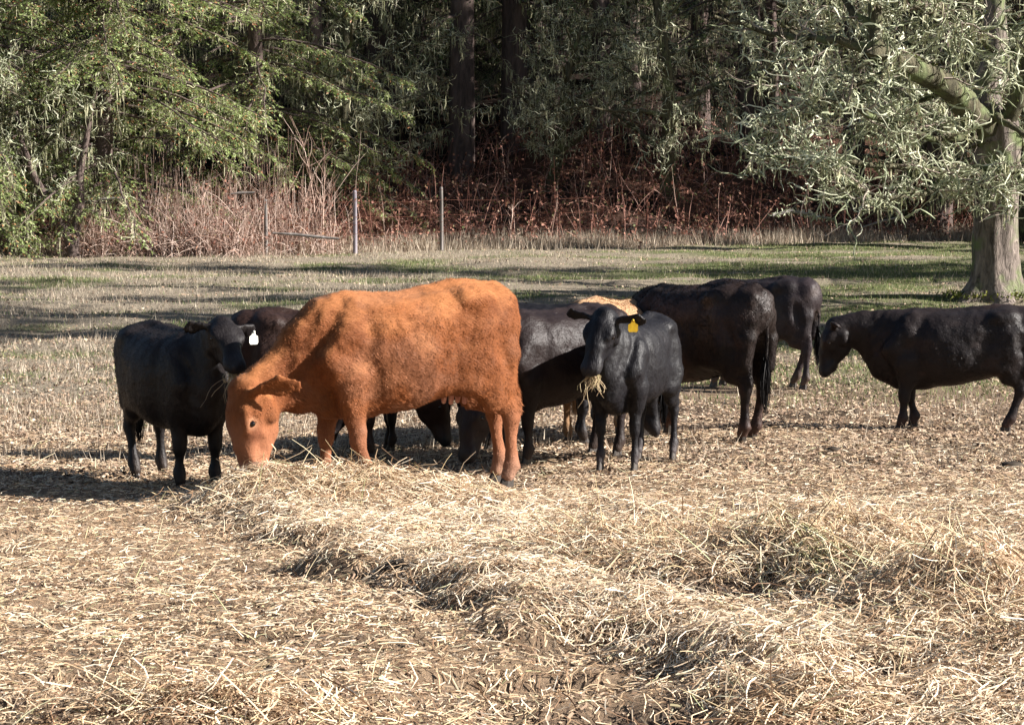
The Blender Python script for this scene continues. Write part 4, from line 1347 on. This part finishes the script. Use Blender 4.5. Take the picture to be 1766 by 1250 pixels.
def sapling(x, y, h, label, seed, lean=.05):
    r = np.random.default_rng(seed)
    root = thing('bare_sapling', label, 'sapling', (x, y, ground1(x, y)), 0, 'bare saplings along the fence')
    tr = [walk(r, (0, 0, -.05), (r.normal(0, lean), r.normal(0, lean), 1), h, 9, .05, 0, .05)]
    w = Acc(); w.add(*tubes(tr[0], np.linspace(.024, .006, 9), 6))
    link('stem', w.mesh('stem', M_PINK), root)
    sb = twig_batch(r, *[q for q in along(r, tr, 26, .2)], np.full(26, h * .28), 6, .16)
    sb = twig_batch(r, sb[:, 0], np.stack([r.normal(0, .5, 26), r.normal(0, .5, 26), np.ones(26)], 1), h * (.15 + .22 * r.random(26)), 6, .14)
    b = Acc(); b.add(*tubes(sb, np.repeat(np.linspace(.009, .003, 6)[None], 26, 0), 3))
    link('twigs', b.mesh('twigs', M_PINK), root)


for _i, (px, h, Yv, lb) in enumerate([(548, 2.7, 53.6, 'tallest bare pink sapling, left of the third fence post'), (557, 2.4, 53.9, 'second tall sapling, close beside the tallest one'), (525, 1.5, 53.2, 'short lichen-grey sapling left of the two tall ones'), (575, 1.6, 53.4, 'short forked sapling between the tall saplings and the third post'), (410, 2.3, 55.0, 'grey sapling rising behind the second fence post'), (880, 1.1, 57.4, 'forked dead stem at the foot of the bank'), (345, 1.5, 52.3, 'pale bent stem in front of the pink bramble heap')]):
    sapling((px - 883) / F_PX * Yv, Yv, h, lb, 600 + _i)

for (_pts, _lb) in [([(132, 440), (112, 400), (82, 355), (52, 305), (30, 250), (15, 190)], 'dark bare stem leaning left beside the leftmost fence post'), ([(124, 442), (128, 400), (134, 350), (131, 300), (140, 240), (150, 170)], 'dark upright stem just right of the leaning stem at far left')]:
    _P = np.array([(pix(a, b, 51.9)[0], 51.9 + .15 * i, pix(a, b, 51.9)[1]) for i, (a, b) in enumerate(_pts)])
    _P[0, 2] = ground1(_P[0, 0], _P[0, 1]) - .05
    _c0 = _P[0].copy(); _r = np.random.default_rng(int(_pts[1][0]))
    _o = thing('bare_tree', _lb, 'tree', tuple(_c0), 0)
    _a = Acc(); _a.add(*tubes((_P - _c0)[None], np.array([[.13, .11, .10, .085, .07, .05]]), 8))
    _br = branch_out(_r, [_P - _c0], 16, .5, 1.4, .25, .03, 7, .35)
    for _b in _br: _a.add(*tubes(_b, np.linspace(.025, .006, 7), 4))
    link('trunk', _a.mesh('trunk', M_BARK_FIR), _o)
    _li, _tw, _ha = lichen_foliage(_r, _br, 160, 260, 1.0, 1.6)
    link('beard_lichen', mesh_np('beard_lichen', *_ha, M_MOSSHANG, False), _o, kind='stuff')
    link('lichen', mesh_np('lichen', *_li, M_LICHEN, False), _o, kind='stuff')

M_POST = (lambda t: (t.set(t.ramp(t.noise(8, 5, .6, t.mapping(t.coord(), (1, 1, .15))), [(.3, (.10, .088, .08)), (.6, (.24, .215, .20)), (.8, (.42, .39, .37))]), .85, .2)))(NT('weathered_post'))
M_RUST = (lambda t: (t.set(t.ramp(t.noise(20, 5, .6, t.coord()), [(.3, (.14, .05, .03)), (.7, (.30, .12, .08))]), .8, .3)))(NT('rusty_steel'))
M_DPOST = (lambda t: (t.set(t.ramp(t.noise(8, 5, .6, t.mapping(t.coord(), (1, 1, .15))), [(.3, (.13, .115, .13)), (.7, (.32, .29, .32))]), .85, .2)))(NT('shaded_post'))  # bluish copy of the post wood, shade put into the colour
for _i, (px, ht, wd, Yv, mt, lb, tip) in enumerate([(128, 1.22, .045, 52.2, M_POST, 'grey fence post at far left between two dark stems', 0), (460, 1.28, .05, 52.6, M_POST, 'pale fence post with a broken rail at its top, left of the saplings', .0),
                                                    (613, 1.45, .062, 53.4, M_DPOST, 'stout bluish grey fence post, leaning slightly, right of the saplings', -.03), (762, 1.5, .052, 55.2, M_POST, 'slim white fence post in front of the dark bank', .01),
                                                    (1115, .62, .035, 59.2, M_RUST, 'short rusty stake at the foot of the bank', .02)]):
    x_ = (px - 883) / F_PX * Yv
    o = thing('fence_post' if _i < 4 else 'rusty_stake', lb, 'fence post' if _i < 4 else 'stake', (x_, Yv, ground1(x_, Yv)), 0, 'fence posts along the wood' if _i < 4 else None)
    r = np.random.default_rng(700 + _i)
    wd *= .85; tip += .02 * (-1) ** _i
    P = np.array([[(0, 0, -.2), (tip * .3, 0, .3), (tip * .6, .0, ht * .7), (tip, 0, ht - .03), (tip, 0, ht), (tip, 0, ht + .003)]])
    a = Acc(); a.add(*tubes(P, np.array([[wd, wd, wd * .96, wd * .92, wd * .75, .001]]), 9))
    link('post' if _i < 4 else 'rod', a.mesh('post', mt), o)
    if _i < 4:
        for zz in (.45, .95):
            wv, wq = tubes(np.array([[(-.02, -wd - .004, zz * ht), (.0, -wd - .012, zz * ht + .01), (.03, -wd - .004, zz * ht)]]), np.full((1, 3), .005), 5)
            link('wire_staple', mesh_np('wire_staple', wv, wq, M_RUST), o)
for (pa, pb, Yv, lb) in [((175, 344), (222, 342), 52.1, 'weathered rail stub leaning among the brambles at left'), ((398, 335), (440, 332), 52.5, 'broken white rail beside the second fence post'), ((470, 402), (585, 412), 52.0, 'fallen pale rail lying in the dry grass under the saplings')]:
    (xa, za), (xb, zb) = pix(*pa, Yv), pix(*pb, Yv)
    g = ground1((xa + xb) / 2, Yv)
    c = np.array([(xa + xb) / 2, Yv, g])
    P = np.array([[(xa, Yv, za), ((xa * 2 + xb) / 3, Yv + .01, (za * 2 + zb) / 3 + .01), ((xa + 2 * xb) / 3, Yv + .01, (za + zb * 2) / 3), (xb, Yv, zb)]]) - c
    V, Q = tubes(P, np.array([[.02, .034, .036, .022]]), 7)
    o = link('broken_rail', mesh_np('broken_rail', V, Q, M_POST), None, tuple(c)); o['label'] = lb; o['category'] = 'rail'
# lichen-crusted dead branches near the foot of the oak
for (pts, lb, rr) in [([(1332, 372), (1365, 364), (1400, 370), (1445, 379)], 'fallen branch crusted with pale green lichen, left of the other dead branch', .05), ([(1488, 392), (1520, 382), (1550, 376), (1575, 388)], 'bare bleached dead branch nearer the big oak trunk', .03)]:
    Yv = 57.0
    P = np.array([(pix(a, b, Yv)[0], Yv + .2 * i, pix(a, b, Yv)[1]) for i, (a, b) in enumerate(pts)])
    c = P[0].copy()
    V, Q = tubes((P - c)[None], np.array([[rr * .8, rr, rr * .8, rr * .3]]), 6)
    o = link('dead_branch', mesh_np('dead_branch', V, Q, M_POST), None, tuple(c)); o['label'] = lb; o['category'] = 'branch'
    r = np.random.default_rng(int(pts[0][0]))
    if rr > .04:
        S, D = along(r, [P - c], 160, 0)
        tw = twig_batch(r, S, r.normal(0, 1, (160, 3)), .06 + .1 * r.random(160), 4, .4)
        V, Q = tubes(tw, np.full((160, 4), .012), 3)
        link('lichen', mesh_np('lichen', V, Q, M_LICHEN, False), o, kind='stuff')
    # forked legs that rest it on the ground
    for q in (1, 2):
        p = P[q]; gz = ground1(p[0] + .1, p[1])
        V, Q = tubes(np.array([[p - c, (p + [.08, 0, gz]) * .5 - c + [0, 0, p[2] * .5 - .0], np.array([p[0] + .12, p[1], gz - .05]) - c]]) if False else np.array([[p - c, np.array([p[0] + .06, p[1], (p[2] + gz) / 2]) - c, np.array([p[0] + .12, p[1], gz - .05]) - c]]), np.array([[rr * .5, rr * .4, rr * .3]]), 5)
        link('fork', mesh_np('fork', V, Q, M_TWIG, False), o)


# three sagging wires between the posts
_pw = [(-10.6, 52.0), ((128 - 883) / F_PX * 52.2, 52.2), ((460 - 883) / F_PX * 52.6, 52.6), ((613 - 883) / F_PX * 53.4, 53.4), ((762 - 883) / F_PX * 55.2, 55.2), (2.2, 57.6)]
_wa = Acc()
for _hz in (.45, .85, 1.2):
    for (_ax, _ay), (_bx, _by) in zip(_pw[:-1], _pw[1:]):
        _t = np.linspace(0, 1, 9)
        _X = _ax + (_bx - _ax) * _t; _Y = _ay + (_by - _ay) * _t - .07
        _Z = (ground1(_ax, _ay) + _hz) * (1 - _t) + (ground1(_bx, _by) + _hz) * _t - .16 * _t * (1 - _t)
        _wa.add(*tubes(np.stack([_X, _Y, _Z], 1)[None], np.full((1, 9), .0028), 3))
_wo = link('fence_wire', _wa.mesh('fence_wire', M_RUST), None)
_wo['label'] = 'rusty sagging wires strung along the grey fence posts'; _wo['category'] = 'fence wire'
# ------------------------------------------------------------------ the herd
BLK = (.0055, .005, .0065); BRN = (.022, .011, .008)
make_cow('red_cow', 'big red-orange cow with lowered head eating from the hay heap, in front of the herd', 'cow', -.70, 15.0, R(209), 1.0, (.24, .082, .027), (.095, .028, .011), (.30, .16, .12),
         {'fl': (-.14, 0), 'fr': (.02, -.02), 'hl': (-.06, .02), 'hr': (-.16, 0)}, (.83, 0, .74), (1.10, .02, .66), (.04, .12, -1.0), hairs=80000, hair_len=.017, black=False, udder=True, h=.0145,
         lit_top_colour=(.42, .175, .068), low_colour=(.27, .115, .062), head_scale=1.12, ears=(-1.0, -.8), ear_n=(.25, .9, -.2), girth=1.0, deep=.25, muddy=(.30, .20, .15), dirt=.22, seed=31, topline=.035)
make_cow('black_cow', 'black cow facing the camera left of the red cow, head raised, hay in mouth', 'cow', -2.29, 15.68, R(-58), .80, BLK, (.02, .014, .012),
         legs={'hr': (.14, 0), 'fr': (.0, 0)}, poll=(.92, .02, 1.33), head_scale=1.02, face=(.84, -.14, -.50), girth=1.3, hairs=22000, seed=32, tag='left', tag_mat=M_TAG_W, leg_girth=1.2, group='black and brown cattle of the herd', wisps=60, ears=(-.3, -.3))
make_cow('brown_cow', 'brown-backed black cow directly behind the neck of the red cow, head down', 'cow', -1.45, 17.25, R(4), .82, BRN, (.035, .018, .014), poll=(1.02, 0, .62), face=(.35, 0, -.93), neck=(.81, 0, .76), hairs=16000, seed=33, h=.027, girth=1.1, group='black and brown cattle of the herd')
make_cow('black_calf', 'small black calf seen under the belly of the red cow, head down', 'calf', -.62, 17.95, R(190), .70, BLK, BRN, poll=(1.02, 0, .60), face=(.35, 0, -.93), neck=(.81, 0, .76), hairs=9000, seed=34, h=.027, group='black and brown cattle of the herd')
make_cow('black_cow', 'black-brown cow between the rump of the red cow and the tagged calf, head hidden', 'cow', .32, 17.2, R(222), .85, (.012, .008, .009), (.022, .013, .011), poll=(1.0, .12, .58), face=(.40, .1, -.93), neck=(.81, .03, .76), hairs=20000, seed=35, girth=1.1, group='black and brown cattle of the herd')
make_cow('black_cow', 'black cow whose glossy back shows just right of the red cow rump, behind the others', 'cow', .16, 18.35, R(2), .84, BLK, (.014, .013, .015), poll=(1.02, 0, .60), face=(.35, 0, -.93), neck=(.81, 0, .76), hairs=12000, seed=36, h=.027, group='black and brown cattle of the herd')
make_cow('tan_cow', 'tan cow of which only the back shows above the tagged calf', 'cow', .83, 19.1, R(62), .87, (.42, .26, .145), (.34, .19, .10), (.3, .2, .15), poll=(1.02, 0, .60), face=(.35, 0, -.93), neck=(.81, 0, .76), hairs=20000, black=False, seed=37, h=.027)
make_cow('black_calf', 'black calf facing the camera with a yellow ear tag and hay in its mouth', 'calf', .89, 16.75, R(-112), .80, BLK, (.013, .012, .015), None,
         {'fl': (.0, .0), 'fr': (.06, .02), 'hl': (-.02, 0), 'hr': (.05, 0)}, poll=(.86, .02, 1.33), head_scale=1.03, ear_len=1.22, face=(.58, -.08, -.80), neck=(.74, 0, 1.20), hairs=32000, hair_len=.014, seed=38, tag='left', wisps=56, deep=.2, h=.0165, ears=(-.1, -.1), girth=.92, leg_girth=.92, group='black and brown cattle of the herd', dirt=.1, muddy=(.12, .10, .10))
make_cow('dark_brown_cow', 'large dark brown cow seen from behind, long tail hanging, right of the tagged calf', 'cow', 1.52, 19.05, R(133), .95, (.010, .008, .008), (.026, .015, .012), None,
         {'hl': (-.02, -.03), 'hr': (.06, .05)}, poll=(1.05, 0, .60), face=(.35, 0, -.93), neck=(.82, 0, .76), hairs=34000, seed=39, dirt=.5, muddy=(.13, .075, .06), h=.018, thin=1, group='black and brown cattle of the herd')
make_cow('black_cow', 'black cow farther off, seen from behind, just right of the large dark brown cow', 'cow', 2.62, 24.9, R(155), .88, BLK, (.04, .028, .03), None, {'hl': (-.05, 0), 'hr': (.18, 0)}, poll=(1.05, 0, .60), face=(.35, 0, -.93), neck=(.82, 0, .76), hairs=12000, seed=40, dirt=.3, h=.026, group='black and brown cattle of the herd')
_j = make_cow('black_cow', 'black cow walking left with lowered head at the right edge of the photo', 'cow', 3.80, 19.8, R(171), 1.0, BLK, (.03, .02, .018), None,
              {'fl': (.04, 0), 'fr': (-.08, 0), 'hl': (.15, 0), 'hr': (-.24, 0, 0)}, poll=(1.12, 0, 1.10), face=(.30, 0, -.95), neck=(.88, 0, 1.08), hairs=24000, seed=41, dirt=.35, muddy=(.10, .06, .05), group='black and brown cattle of the herd', girth=1.05)
_j.scale = (.90, .86, .79)

# dung clods on the straw
M_DUNG = (lambda t: (t.set(t.ramp(t.noise(20, 5, .6, t.coord()), [(.3, (.02, .014, .01)), (.7, (.06, .045, .03))]), .8, .3)))(NT('dung'))
for (px, py, s, lb) in [(1437, 787, .055, 'dark dung clod on the straw below the walking black cow'), (1748, 803, .06, 'dark dung clod near the right edge of the photo'), (690, 1003, .05, 'dark clod lying in the hollow of the hay bed'), (1395, 858, .05, 'dark clod above the right-hand hay pile')]:
    Yv = 6800.0 / (py - 400); x_ = (px - 883) / F_PX * Yv
    r = np.random.default_rng(px)
    a = Acc()
    for q in range(6):
        V, Q = ball(s * (.6 + .4 * r.random()), 9, (1.2, 1, .6))
        V = V * (1 + .18 * noise3(V * 30 + q, 5))[:, None] + r.normal(0, s * .6, 3) * np.array([1, 1, .25])
        a.add(V, Q)
    o = link('dung_clod', a.mesh('dung_clod', M_DUNG), None, (x_, Yv, ground1(x_, Yv) + s * .35))
    o['label'] = lb; o['category'] = 'dung'
